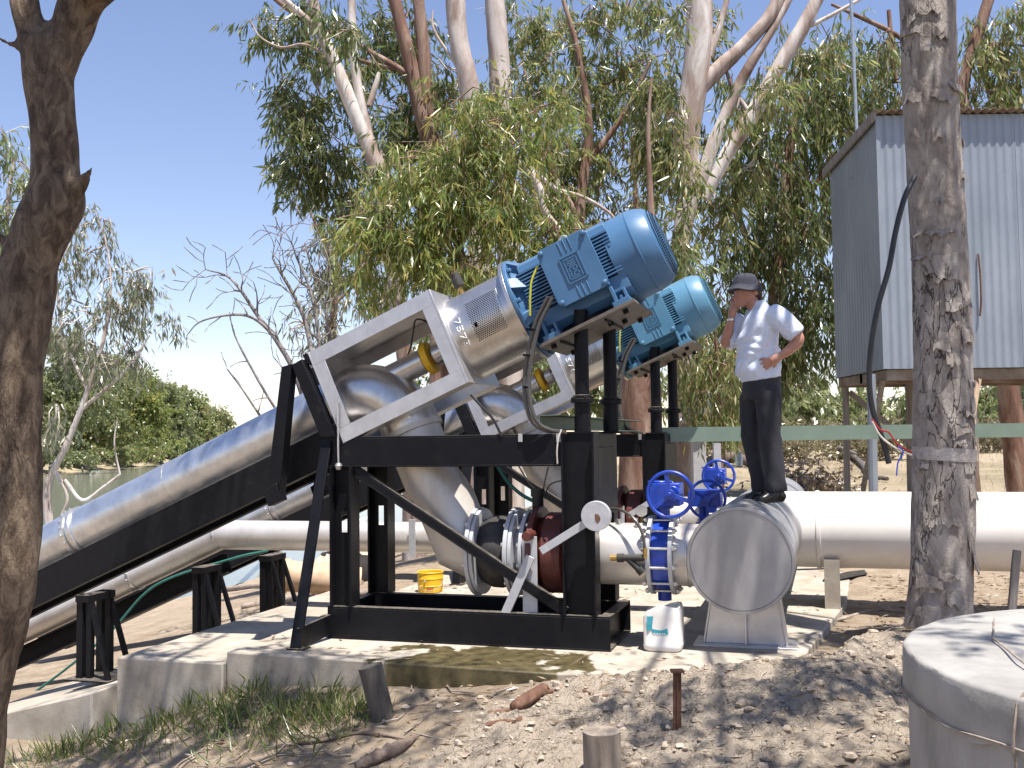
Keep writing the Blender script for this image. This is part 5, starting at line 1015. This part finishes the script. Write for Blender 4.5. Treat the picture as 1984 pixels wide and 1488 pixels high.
def rim(a, r, z): return TC + Vector((r*math.cos(a), r*math.sin(a), TZ+z))
b = MB(); b.tube([rim(a, 1.252, -.165+.008*math.sin(a*13)) for a in np.linspace(-math.pi, math.pi, 90)], .005, 6); a0 = R(203)
b.tube([rim(a0-.25, .95, .03), rim(a0-.05, 1.08, .022), rim(a0, 1.21, .012), rim(a0, 1.242, -.018), rim(a0-.004, 1.256, -.12), rim(a0-.006, 1.256, -.17), rim(a0-.01, 1.235, -.27)], .0045, 6)
b.tube([rim(a0-.25, .95, .03), rim(a0-.8, .9, .03), rim(a0-1.3, 1.0, .03)], .0045, 6); b.build('rope', M['stick'], t)
# ---------------------------------------------------------------- small things
def onslab(px, py, z=0.):
    r = ray(px, py); return EYE + r*((z-EYE.z)/r.z)
q = onslab(1287, 1257); t = wthing('plastic_tub', 'cut-down dirty white plastic drum with a torn teal label, standing by the saddle', 'tub', q)
b = MB(); n = 48
def sq(a, r): c, s = math.cos(a), math.sin(a); k = (abs(c)**5 + abs(s)**5)**(-1/5); return r*k*c, r*k*s
rings = [(.0, .118), (.012, .132), (.045, .138), (.055, .134), (.24, .134), (.285, .131), (.31, .122), (.312, .112), (.29, .118), (.06, .122)]; vs = []
for z, r in rings:
    for k in range(n):
        a = 2*math.pi*k/n; x, y = sq(a, r); cut = .05*max(0, math.cos(a-2.9)) if z > .27 else 0
        vs.append(q + UU*x + VV*y + Vector((0, 0, z - cut + (.01*math.sin(3*a) if z > .27 else 0))))
b.add(vs, [(i*n+j, i*n+(j+1) % n, (i+1)*n+(j+1) % n, (i+1)*n+j) for i in range(len(rings)-1) for j in range(n)] + [tuple(range(n))[::-1], tuple(range((len(rings)-1)*n, len(rings)*n))])
b.build('tub_shell', M['tub'], t, sharp=50)
# label pieces follow the front of the tub
nrm = -VV; ex = UU
def lp(x, z, d=.0): return q + ex*x + Vector((0, 0, z)) + nrm*(.1345 + d)
b = MB()
for poly in ([(-.097, .245), (-.052, .248), (-.062, .165), (-.055, .155), (-.09, .15), (-.097, .13)], [(-.062, .16), (.005, .152), (.045, .168), (.052, .130), (.02, .118), (-.062, .135)]): b.prism(poly, lambda x, z: lp(x, z, 0), lambda x, z: lp(x, z, .0015))
b.build('label', M['teal'], t)
b = MB()
for x in (-.05, -.03, -.012, .006, .02): b.prism([(x, .124), (x+.010, .126), (x+.010, .134), (x, .132)], lambda x, z: lp(x, z, .0016), lambda x, z: lp(x, z, .0024))
b.build('label_print', M['white'], t)
q = onslab(834, 1146, 0); t = wthing('paint_tin', 'yellow paint tin on the slab behind the front frame', 'tin', q)
b = MB().lathe([(0, .118), (.005, .122), (.06, .124), (.065, .128), (.07, .124), (.13, .126), (.135, .130), (.14, .127), (.19, .128), (.195, .133), (.2, .128), (.195, .12), (.03, .115)], q, (0, 0, 1), 32); b.build('tin_body', M['yellow'], t)
b = MB(); b.tube([q + Vector((.13*math.cos(a), .13*math.sin(a)-.02, .12-.09*math.sin((a+math.pi)))) for a in np.linspace(-math.pi, 0, 16)], .003, 5).ball(q+Vector((-.045, -.125, .12)), .012, 8); b.build('handle', M['zinc'], t)
M['red'] = mat('red_print', (.4, .05, .02), 20, .6); b = MB()
for k in range(4): a = -1.75+k*.13; b.add([q + Vector((.1265*math.cos(a+d), .1265*math.sin(a+d), z)) for d, z in ((0, .03), (.09, .03), (.09, .055), (0, .055))], [(0, 1, 2, 3)])
b.build('print', M['red'], t)
def march(px, py):                                        # where the ground lies under a photo point
    r = ray(px, py); d = 4.0
    while d < 90:
        e = EYE + r*(d/r.y)
        if gz(e.x, e.y) >= e.z: break
        d *= 1.01
    return (e.x, e.y)
def post(name, label, px0, py0, px1, py1, wpx, D, m, n=10, cat='post', jit=.04, taper=1.0):
    a, c = P(px1, py1, D), P(px0, py0, D); g = gz(a.x, a.y); a = a + (a-c).normalized()*.25; r = wpx*D/F/2
    b = MB(); k = 7; b.tube([a.lerp(c, i/k) for i in range(k+1)], [r*(1+(taper-1)*i/k) for i in range(k+1)], n, True, jit=jit); return tag(b.build(name, m, None, org=(a.x, a.y, g), sharp=50), label, cat)
post('timber_post', 'short dark leaning timber post in front of the main slab', 717, 1290, 745, 1404, 46, 6.62, M['post'], 12)
post('cut_stump', 'short round stump at the bottom edge, below the rusty picket', 1165, 1416, 1168, 1500, 72, 5.35, M['stump'], 22, 'stump')
post('timber_stake', 'thin pale timber stake in the soil right of the grey trunk', 1971, 1066, 1961, 1180, 17, 7.5, M['timberw'], 7, 'stake')
e = march(1311, 1436); pd = e[1]; t = wthing('steel_picket', 'rusty steel picket driven upright into the clay mound', 'picket', P(1311, 1436, pd))
a, c = P(1312, 1480, pd), P(1312, 1302, pd); b = MB().bar(a, c, .045, .007, (0, 1, 0)).bar(a, c, .007, .03, (0, 1, 0)); b.build('picket_bar', M['rust'], t); b = MB().box(tuple(c-Vector((.035, .03, .0))), tuple(c+Vector((.035, .03, .012)))); b.build('picket_head', M['rust'], t)
def lying(name, label, cat, pts, wpx, D, m, jit=.1, n=9, lift=.0):
    p = []
    for i, q in enumerate(pts):
        e = march(*q); p.append(Vector((e[0], e[1], gz(*e) + lift)))
    rr = [w*pp.y/F/2 for w, pp in zip(wpx if hasattr(wpx, '__len__') else [wpx]*len(p), p)]; p = [pp + Vector((0, 0, r_*.7)) for pp, r_ in zip(p, rr)]
    b = MB(); c = curve_pts([(*pp, r_) for pp, r_ in zip(p, rr)], 6); b.tube([Vector(q[:3]) for q in c], [max(.002, q[3])*(1+random.uniform(-1.2, 1.2)*jit) for q in c], n, True, jit=jit); return tag(b.build(name, m, None, org=p[0], sharp=60), label, cat)
lying('bark_log', 'reddish broken log lying at the bottom edge left of the cut stump', 'log', [(690, 1500), (735, 1478), (775, 1458), (806, 1440)], [20, 28, 26, 12], 5.3, M['log'], .16, 11)
lying('rusty_fitting', 'rusty cylindrical pipe fitting lying on the clay', 'fitting', [(1000, 1384), (1005, 1380), (1052, 1358), (1058, 1354), (1072, 1349)], [22, 25, 26, 15, 8], 5.9, M['rust'], .03, 12, .015)
lying('rusty_rod', 'curved rusty rod running right from the rusty fitting', 'rod', [(1070, 1350), (1110, 1346), (1155, 1356), (1200, 1360)], 7, 5.9, M['rust'], .05, 7, .015)
lying('rusty_bolt', 'short rusty bolt below the rusty fitting', 'bolt', [(942, 1416), (975, 1414), (1004, 1414), (1005, 1414), (1013, 1413)], [10, 10, 11, 18, 18], 5.7, M['rust'], .03, 8, .01)
lying('rusty_bolt', 'rusty bolt touching the left end of the rusty fitting', 'bolt', [(946, 1392), (975, 1390), (1000, 1386)], [14, 10, 10], 5.7, M['rust'], .03, 8, .01)
lying('dark_branch', 'dark fallen branch on the soil left of the covered tank', 'branch', [(1606, 1290), (1635, 1300), (1680, 1312), (1735, 1352)], [12, 16, 13, 8], 6.6, M['post'], .12)
lying('dry_branch', 'long thin dry branch on the soil in front of the grey trunk', 'branch', [(1560, 1232), (1620, 1206), (1690, 1190), (1750, 1188)], [6, 7, 6, 4], 7.6, M['stick'], .1, 6)
lying('dry_branch', 'reddish dry branch along the bottom, in the grass', 'branch', [(560, 1452), (630, 1440), (700, 1428), (790, 1436)], [5, 7, 6, 3], 5.6, M['log'], .1, 6)
lying('dry_branch', 'forked dry stick on the mound right of the picket', 'branch', [(1420, 1398), (1450, 1394), (1480, 1396), (1520, 1392)], [4, 6, 5, 3], 5.9, M['log'], .1, 6)
lying('black_plank', 'black plank on the ground under the white main pipe', 'plank', [(1600, 1132), (1640, 1126), (1675, 1118)], [16, 18, 14], 9.6, M['black_rust'], .02, 4)
lying('sleeper_log', 'long tan log edging the bank behind the frames, nearer one', 'log', [(470, 1180), (560, 1170), (660, 1158), (760, 1150)], 13, 13, M['stick'], .05)
lying('sleeper_log', 'long tan log edging the bank, farther one by the trestles', 'log', [(400, 1152), (500, 1140), (600, 1138), (700, 1134)], 11, 15, M['stick'], .05)
lying('fallen_log', 'brown fallen log on dry ground left of the feet of the man', 'log', [(1330, 915), (1400, 898), (1440, 900), (1480, 912)], [16, 24, 22, 12], 19, M['log'], .08)
lying('fallen_branch', 'pale fallen branch on dry ground between the man and the shed', 'branch', [(1545, 838), (1590, 868), (1625, 890), (1660, 905)], [6, 8, 8, 5], 21, M['twig'], .1, 7, .35)
lying('fallen_branch', 'dark crooked branch lying behind the shed stilts', 'branch', [(1640, 880), (1668, 905), (1690, 930), (1720, 935)], [10, 12, 11, 8], 16, M['post'], .1, 7, .05)
lying('bank_pipe', 'thin pale pipe running up the bank beyond the bent pipe', 'pipe', [(380, 1180), (470, 1130), (560, 1092), (640, 1060), (720, 1030)], [13, 13, 12, 11, 10], 17, M['white_pipe'], 0, 10, .55)
b = MB(); q = P(520, 1112, 11.4); d = P(690, 1128, 11.6); ax = (d-q).normalized(); b.lathe([(0, .16), (.001, .19), (.22, .19), (.222, .17), (1.0, .17)], q, ax, 28); tag(b.build('clay_pipe', M['clay_pipe'], None, org=q), 'tan clay pipe end with collar lying on the bank behind the outrigger leg', 'pipe')
for (x, y, D, r, s) in ((640, 1105, 12, .24, 'by the clay pipe'), (700, 1110, 12.5, .30, 'seen through the left bay of the front frame')):
    c = P(x, y, D); b = MB().ball((0, 0, 0), r, 14, (1, .8, .9), 0, .16); b.v = [tuple(Vector(v)+c) for v in b.v]; tag(b.build('boulder', M['rockm'], None, org=c, sharp=70), 'pale sandstone boulder ' + s, 'boulder')
q = P(1432, 905, 20); b = MB().lathe([(0, .06), (.02, .075), (.2, .075), (.27, .05), (.29, .02)], q, (0, 0, 1), 16); tag(b.build('metal_bottle', M['antenna'], None, org=q), 'silver bottle standing by the fallen log', 'bottle')
q = P(1352, 812, 16); b = MB().lathe([(0, .24), (.40, .24), (.44, .2), (.45, .05)], q, (0, 0, 1), 24); t = wthing('pale_tank', 'pale green tank behind the rear jack posts', 'tank', q); b.build('tank_body', M['pale_tank'], t); MB().tube([q+Vector((-.3, 0, -.02)), q+Vector((.3, 0, -.02))], .05, 8).bar(q+Vector((0, 0, -.03)), (q.x, q.y, gz(q.x, q.y)), .2, .2, (1, 0, 0)).build('tank_stand', M['grey'], t)
# ---------------------------------------------------------------- litter, clods, grass (uncountable)
def gzs(x, y): return ground_h(x, y, True)
n = 15000; x = rng.uniform(-3.2, 6, n); y = 4.6 + 6.4*rng.uniform(0, 1, n)**1.6; z = gzs(x, y) + .012
q = np.stack([x, y], 1) - np.array([UO.x, UO.y]); u = q @ np.array([UU.x, UU.y]); v = q @ np.array([VV.x, VV.y])
on = (u > -.45) & (u < 4.05) & (v > -.58+.0*u) & (v < 5); z = np.where(on, .006, z); keep = ~on | (rng.uniform(0, 1, n) < .14); keep &= np.hypot(x-TC.x, y-TC.y) > TR+.05; keep &= ~((u > -1.38) & (u < -.45) & (v > -.66)); keep &= ~((u > -3.4) & (u < -1.38) & (v > -.62))
d = rng.normal(size=(n, 3)); d[:, 2] = rng.normal(size=n)*.12
keep &= rng.uniform(0, 1, n) > .72*clay_w(x, y)
o = leaf_mesh('leaf_litter', np.stack([x, y, z], 1)[keep], d[keep], rng.uniform(.03, .12, keep.sum()), rng.uniform(.006, .018, keep.sum()), M['leaf_dry'], None, .15); tag(o, 'dry fallen gum leaves and bark scattered over soil and slab', None, None, 'stuff')
def rocks(name, pts, rad, mtl, label, fl=.7):
    b = MB(); base = MB().ball((0, 0, 0), 1, 6); bv = np.array(base.v); V_, F_ = [], []
    for i, (p, r) in enumerate(zip(pts, rad)):
        s = rng.uniform(.6, 1.3, 3)*r*np.array([1, 1, fl]); w_ = bv*s*(1+rng.uniform(-.25, .25, (len(bv), 1))); a = rng.uniform(0, 6.28); c, s_ = math.cos(a), math.sin(a)
        w_ = np.stack([w_[:, 0]*c - w_[:, 1]*s_, w_[:, 0]*s_ + w_[:, 1]*c, w_[:, 2]], 1) + p; b.add(w_.tolist(), base.f)
    return tag(b.build(name, mtl, None, sharp=40), label, None, None, 'stuff')
n = 5600; x = rng.uniform(-.9, 3.6, n); y = rng.uniform(4.7, 7.6, n); cw = clay_w(x, y); k = rng.uniform(0, 1, n) < cw*.6 + .03; x, y = x[k], y[k]; r = rng.gamma(1.4, .0055, len(x)).clip(.004, .032)
rocks('clay_clods', np.stack([x, y, gzs(x, y) + r*.25], 1), r, M['clod'], 'broken clods of pale clay over the mound')
n = 1500; x = rng.uniform(-3.4, 6.5, n); y = rng.uniform(4.7, 10, n); q = np.stack([x, y], 1) - np.array([UO.x, UO.y]); u = q @ np.array([UU.x, UU.y]); v = q @ np.array([VV.x, VV.y]); k = ~((u > -3.4) & (u < 4.1) & (v > -.65) & (v < 5)); x, y = x[k], y[k]; r = rng.gamma(1.5, .006, len(x)).clip(.004, .03)
rocks('gravel', np.stack([x, y, gzs(x, y) + r*.2], 1), r, M['clod'], 'small stones and crumbs on the soil')
def tufts(name, cen, spread, per, L, mtl, label, lean=.5):
    C_, D_ = [], []
    for (x, y), s, p_ in zip(cen, spread, per):
        a = rng.normal(size=(p_, 2))*s; xx, yy = x + a[:, 0], y + a[:, 1]; C_.append(np.stack([xx, yy, gzs(xx, yy) - .01], 1)); D_.append(np.concatenate([rng.normal(size=(p_, 2))*lean + a*2.0/max(s, .02)*.12, np.ones((p_, 1))], 1))
    c, d = np.concatenate(C_), np.concatenate(D_); LL = L*rng.uniform(.4, 1.4, len(c)); return tag(leaf_mesh(name, c, d, LL, .007*rng.uniform(.7, 1.6, len(c)), mtl, None, .35), label, None, None, 'stuff')
gp = march
spots = [(640, 1402, .16, 240), (560, 1392, .2, 260), (470, 1372, .14, 260), (400, 1372, .13, 200), (330, 1388, .14, 200), (270, 1402, .12, 100), (700, 1385, .10, 90), (150, 1462, .13, 160), (90, 1475, .12, 130), (240, 1455, .10, 70), (520, 1425, .2, 150), (380, 1440, .16, 60), (610, 1370, .10, 120), (440, 1400, .14, 150), (300, 1440, .12, 50)]
tufts('grass', [gp(a, c) for a, c, s, n_ in spots], [s for *_, s, n_ in spots], [n_ for *_, n_ in spots], .17, M['grassm'], 'green grass tufts along the front of the concrete blocks')
n = 420; x = rng.uniform(1.5, 26, n); y = rng.uniform(14, 46, n); tufts('dry_grass', list(zip(x, y)), [.35]*n, [16]*n, .20, M['drygrass'], 'dry straw-coloured grass on the rising ground at the back', .7)
q = P(1562, 905, 20); m = 1500; a = rng.normal(size=(m, 3))*np.array([.42, .5, .16]); c = np.array(q) + a*np.array([1, 1, 1]); c[:, 2] = gz(q.x, q.y) + np.abs(a[:, 2])*1.6 + .05
tag(leaf_mesh('leaf_heap', c, rng.normal(size=(m, 3)), .16, .05, M['leaf_dry'], None, .3), 'heap of dry brown leaves on fallen brushwood behind the man', 'leaf heap')
n = 520; x = rng.uniform(-2.8, 5.0, n); y = rng.uniform(4.7, 9.5, n); b = MB()
for i in range(n):
    u_ = (Vector((x[i], y[i], 0))-UO).dot(UU); v_ = (Vector((x[i], y[i], 0))-UO).dot(VV)
    if (-3.4 < u_ < 4.1 and -.66 < v_ < 5) or math.hypot(x[i]-TC.x, y[i]-TC.y) < TR+.1: continue
    a = random.uniform(0, 6.28); L = random.uniform(.06, .32); pts = []
    for k in range(4): a += random.uniform(-.3, .3); px_, py_ = x[i]+math.cos(a)*L*k/3, y[i]+math.sin(a)*L*k/3; pts.append(Vector((px_, py_, gz(px_, py_)+.012)))
    b.tube(pts, [.006, .006, .005, .003], 5)
tag(b.build('twig_litter', M['stick'], None), 'small dry twigs scattered on the soil', None, None, 'stuff')
# ---------------------------------------------------------------- the man on the pipe
f0 = P(1478, 967, 8.1); q = f0 - UO; pu, pv = q.dot(UU), q.dot(VV); pz = .625 + math.sqrt(max(.01, .372**2 - (pu-3.06)**2))
man = wthing('person', 'man in bucket hat, pale blue shirt and dark trousers standing on the big pipe', 'person', (f0.x, f0.y, pz))
def H(zx, zy, y=0): return Vector((f0.x + (zx-291.7)*.00136, f0.y + y, pz + (1390-zy)*.00136))
def Hs(l): return [H(*p) for p in l]
def stack(mb, st, n=24):                                # (centre zx, zy, y, half width x, half width y)
    mb.tube([H(a, z, y) for a, z, y, _, _ in st], 1, n, True, ref=(1, 0, 0), ell=[(ex, ey) for *_, ex, ey in st])
b = MB()
c = H(226, 168); b.ball(c, 1, 20, (.094, .074, .112)); b.ball(H(196, 214), 1, 16, (.056, .052, .064)); b.ball(H(186, 246), 1, 12, (.030, .028, .022)); b.ball(H(255, 165), 1, 14, (.075, .072, .085))
b.tube(Hs([(172, 172, 0), (160, 190, 0), (153, 203, 0), (163, 211, 0)]), [.010, .012, .015, .010], 10); b.ball(H(168, 226), .016, 8, (.8, 1.3, .8)); b.ball(H(170, 160), 1, 10, (.022, .05, .016))
for s in (-1, 1): b.ball(H(268, 178, s*.078), 1, 10, (.021, .010, .034))
b.tube(Hs([(250, 215, 0), (272, 262, 0), (292, 305, 0)]), [.054, .056, .066], 16)
stack(b, [(302, 650, 0, .12, .155), (298, 520, 0, .125, .15), (296, 400, 0, .12, .16), (300, 320, 0, .10, .15), (298, 285, 0, .06, .08)], 20)
def arm(pts, rr): b.tube(curve_pts([tuple(H(*p)) for p in pts], 5), list(np.interp(np.linspace(0, len(pts)-1, (len(pts)-1)*5+1), range(len(pts)), rr)), 14)
arm([(360, 315, -.17), (420, 395, -.235), (468, 468, -.265), (425, 520, -.252), (372, 560, -.232)], [.06, .052, .045, .041, .029])
arm([(240, 330, .17), (175, 400, .165), (120, 458, .12), (128, 395, .07), (142, 322, .035)], [.06, .052, .045, .040, .028])
# near hand on the hip: palm, four fingers forward, thumb back
b.tube(Hs([(372, 560, -.232), (348, 574, -.222), (318, 590, -.212)]), [.028, .037, .033], 12)
for tip, mid, root in (((252, 580, -.196), (278, 572, -.215), (316, 578, -.214)), ((262, 604, -.192), (285, 592, -.214), (318, 590, -.216)), ((278, 622, -.19), (296, 608, -.212), (322, 600, -.214)), ((294, 634, -.188), (308, 620, -.207), (330, 606, -.21))):
    b.tube(curve_pts([tuple(H(*p)) for p in (root, mid, tip)], 3), [.0115, .011, .011, .010, .010, .0095, .007], 9)
b.tube(curve_pts([tuple(H(*p)) for p in ((356, 580, -.215), (350, 604, -.19), (338, 622, -.18))], 3), [.013, .013, .012, .012, .011, .010, .008], 9)
# far hand held to the cheek
b.tube(Hs([(142, 322, .035), (148, 290, .035), (156, 258, .04)]), [.027, .036, .034], 12)
for tip, mid, root in (((184, 186, .072), (150, 204, .075), (146, 246, .06)), ((188, 200, .062), (152, 214, .060), (150, 250, .045)), ((190, 214, .05), (156, 222, .044), (154, 254, .032)), ((186, 228, .045), (162, 232, .034), (160, 260, .025))):
    b.tube(curve_pts([tuple(H(*p)) for p in (root, mid, tip)], 3), [.0115, .011, .011, .010, .010, .0095, .007], 9)
b.tube(curve_pts([tuple(H(*p)) for p in ((158, 276, .03), (180, 262, .035), (196, 244, .04))], 3), [.013, .013, .012, .012, .011, .010, .008], 9)
for pts, rr in (([(310, 690, -.09), (322, 1000, -.095), (352, 1330, -.1)], [.075, .055, .042]), ([(275, 690, .09), (248, 1000, .085), (292, 1335, .08)], [.075, .055, .042])): b.tube(Hs(pts), rr, 12)
f = fused(b, .0075, 3); f.build('body', M['skin'], man, sharp=180)
# face details and hair
MB().ball(H(176, 176, -.036), .009, 8).ball(H(176, 176, .036), .009, 8).build('eyes', M['white'], man); MB().ball(H(171, 176, -.039), .005, 8).ball(H(171, 176, .033), .005, 8).build('iris', M['hair'], man)
MB().tube(Hs([(170, 166, -.055), (164, 163, -.035), (163, 166, -.015)]), [.004, .006, .004], 6).tube(Hs([(170, 166, .055), (164, 163, .035), (163, 166, .015)]), [.004, .006, .004], 6).build('eyebrow', M['hair'], man)
M['lip'] = mat('lips', (.32, .12, .10), 20, .5); MB().tube(Hs([(181, 224, -.028), (162, 223, 0), (181, 224, .028)]), [.003, .006, .003], 6).build('mouth', M['lip'], man)
b = MB(); b.ball(H(272, 158), 1, 16, (.066, .079, .083)); b.ball(H(296, 190), 1, 10, (.034, .055, .045)); b.build('hair', M['hair'], man)
# hat
hb = MB(); hc = H(221, 160); ax = Vector((.03, 0, 1)); prof = [(-.010, .090), (-.012, .120), (-.014, .141), (-.008, .144), (.012, .122), (.034, .103), (.040, .101), (.052, .100), (.085, .093), (.110, .080), (.124, .056), (.129, .02)]
x, y, d = frame_of(ax, (1, 0, 0)); n = 40; vs = []
for t_, r_ in prof:
    for k in range(n):
        a = 2*math.pi*k/n; wv = .004*math.sin(a*5) + .006*math.sin(a*2+1) if r_ > .1 else .004*math.sin(a*7); vs.append(hc + d*(t_+wv) + x*(r_*1.0*math.cos(a)) + y*(r_*.95*math.sin(a)))
hb.add(vs, [(i*n+j, i*n+(j+1) % n, (i+1)*n+(j+1) % n, (i+1)*n+j) for i in range(len(prof)-1) for j in range(n)] + [tuple(range((len(prof)-1)*n, len(prof)*n))])
h = hb.build('hat', M['hat'], man, sharp=60)
M['band'] = mat('hat_band', (.10, .09, .085), 30, .8); bb = MB(); bb.lathe([(0, .1035), (.012, .1025)], hc + d*.037, d, 40, cap=False, ref=(1, 0, 0)); bb.build('hat_band', M['band'], h)
# shirt
b = MB()
stack(b, [(304, 684, 0, .150, .185), (301, 664, 0, .156, .19), (286, 624, 0, .178, .195), (286, 560, 0, .170, .188), (285, 480, 0, .163, .188), (290, 400, 0, .152, .196), (296, 340, 0, .132, .200), (302, 300, 0, .108, .175), (302, 272, 0, .082, .115), (296, 246, 0, .066, .072), (292, 226, 0, .062, .064)], 32)
b.tube(curve_pts([tuple(H(*p)) for p in ((345, 318, -.135), (385, 350, -.20), (425, 400, -.24), (462, 448, -.262))], 4), list(np.linspace(.094, .076, 13)), 18)
b.tube(curve_pts([tuple(H(*p)) for p in ((250, 325, .14), (200, 375, .17), (160, 425, .15), (122, 462, .122))], 4), list(np.linspace(.090, .070, 13)), 18)
f = fused(b, .011, 5); v = np.array(f.v); a = v - np.array(H(291.7, 1390)); k = sm(1.44, 1.30, a[:, 2])*sm(.96, 1.0, a[:, 2])
g = np.sin(a[:, 2]*30 - a[:, 0]*52 + 1.6*np.sin(a[:, 0]*15 + a[:, 2]*6)); fold = np.sign(g)*np.abs(g)**.6*.45 + np.sin(a[:, 2]*70 + a[:, 0]*46 + a[:, 1]*24 + 2*np.sin(a[:, 2]*21))*.28
cxy = a[:, :2]/np.maximum(.05, np.linalg.norm(a[:, :2], axis=1, keepdims=True)); v[:, :2] += cxy*(fold*k*.016)[:, None]; f.v = [tuple(p) for p in v]
s = f.build('shirt', M['shirt'], man, sharp=180)
b = MB(); p0, p1 = [(292+52*math.cos(t_)-6*math.cos(t_)**2, 0, .074*math.sin(t_)) for t_ in np.linspace(0, 2*math.pi, 25)], None
vs = []
for (zx, _, yy) in p0: fr = (350-zx)/116; vs += [H(zx, 218+26*fr, yy), H(zx+(zx-292)*.28, 246+34*fr, yy*1.35), H(zx+(zx-292)*.20, 247+34*fr, yy*1.28)]
m = len(p0); b.add(vs, [(3*i, 3*i+1, 3*i+4, 3*i+3) for i in range(m-1)] + [(3*i, 3*i+3, 3*i+5, 3*i+2) for i in range(m-1)]); c = b.build('collar', M['shirt'], s, sharp=60)
for (x0, y0, yy), rr, nm_ in (((460, 446, -.261), .079, 'sleeve_cuff'), ((124, 460, .123), .073, 'sleeve_cuff')):
    e = H(x0, y0, yy); dd = (e - (H(425, 400, -.24) if yy < 0 else H(160, 425, .15))).normalized(); MB().lathe([(-.022, rr), (-.02, rr+.006), (.016, rr+.006), (.018, rr-.006)], e, dd, 24, cap=False).build(nm_, M['shirt'], s)
# trousers, belt, shoes, watch
b = MB(); stack(b, [(302, 645, 0, .136, .165), (302, 690, 0, .148, .178), (300, 750, 0, .150, .182), (298, 800, 0, .135, .175)], 28)
b.tube(Hs([(318, 740, -.085), (322, 800, -.095), (322, 900, -.10), (322, 1000, -.10), (334, 1100, -.10), (345, 1200, -.10), (350, 1270, -.10), (350, 1322, -.10)]), [.105, .105, .096, .086, .082, .082, .080, .078], 20)
b.tube(Hs([(280, 740, .08), (256, 800, .085), (248, 900, .088), (246, 1000, .09), (258, 1100, .09), (274, 1200, .09), (288, 1270, .09), (298, 1330, .09)]), [.10, .098, .086, .075, .068, .066, .064, .062], 20)
f = fused(b, .012, 4); v = np.array(f.v); a = v - np.array(H(291.7, 1390)); fold = np.sin(a[:, 2]*30 + a[:, 0]*30 + a[:, 1]*15 + 2*np.sin(a[:, 2]*9)); k = .3 + sm(.35, .1, a[:, 2])*1.1 + sm(.62, .5, a[:, 2])*sm(.38, .5, a[:, 2])*.6
v[:, 0] += fold*k*.006; f.v = [tuple(p) for p in v]; f.build('trousers', M['trouser'], man, sharp=180)
b = MB(); stack(b, [(302, 648, 0, .141, .170), (302, 668, 0, .144, .174)], 28); b.build('belt', M['shoe'], man)
for y, heel, toe in ((-.105, 398, 222), (.085, 340, 190)):
    b = MB(); n_ = 9; st = []
    for i in range(n_):
        f_ = i/(n_-1); hh = [.030, .050, .060, .060, .050, .040, .034, .028, .014][i]; ww = [.026, .036, .040, .038, .038, .044, .046, .040, .022][i]; st.append((H(heel+(toe-heel)*f_, 1388 - hh/.00136, y - .015*f_), hh, ww))
    b.tube([s_[0] for s_ in st], 1, 18, True, ref=(0, 0, 1), ell=[(s_[1], s_[2]) for s_ in st]); b.tube(Hs([(heel-44, 1350, y), (heel-46, 1318, y)]), [.052, .050], 16)
    g = fused(b, .008, 3); sh = g.build('shoe', M['shoe'], man, sharp=180)
    b = MB(); pts = [(heel+4, 1386), (heel-60, 1386), (toe+60, 1386), (toe-4, 1386)]; b.tube(Hs([(px, py, y - .015*(heel-px)/max(1, heel-toe)) for px, py in pts]), 1, 14, True, ref=(0, 0, 1), ell=[(.008, .034), (.008, .036), (.008, .048), (.008, .020)]); b.build('sole', M['rubber'], sh)
MB().lathe([(-.008, .0335), (.008, .0335)], H(140, 330, .037), (-.1, 0, 1), 16, cap=False).ball(H(128, 328, .02), .014, 8).build('wristwatch', M['zinc'], man)

# shirt placket, pocket, buttons; trouser pocket and fly seams
def on_side(x_, z_, s_, dy=0): return H(x_, z_, -s_+dy)
b = MB()
for z in (320, 372, 424, 476, 528, 580): b.ball(H(182 - (8 if z > 500 else 0) + (18 if z < 340 else 0), z, -.078), .0065, 8)
b.build('buttons', M['white'], s)
M['seam'] = mat('seam_shade', (.010, .010, .014), 20, .9)
b = MB(); b.tube(curve_pts([tuple(H(*q)) for q in ((272, 690, -.168), (262, 735, -.172), (258, 770, -.168))], 4), .0035, 6); b.tube(curve_pts([tuple(H(*q)) for q in ((330, 760, -.183), (360, 770, -.176), (378, 740, -.150))], 4), .003, 6)
b.build('pocket_seam', M['seam'], [o for o in bpy.data.objects if o.name == 'trousers'][0])
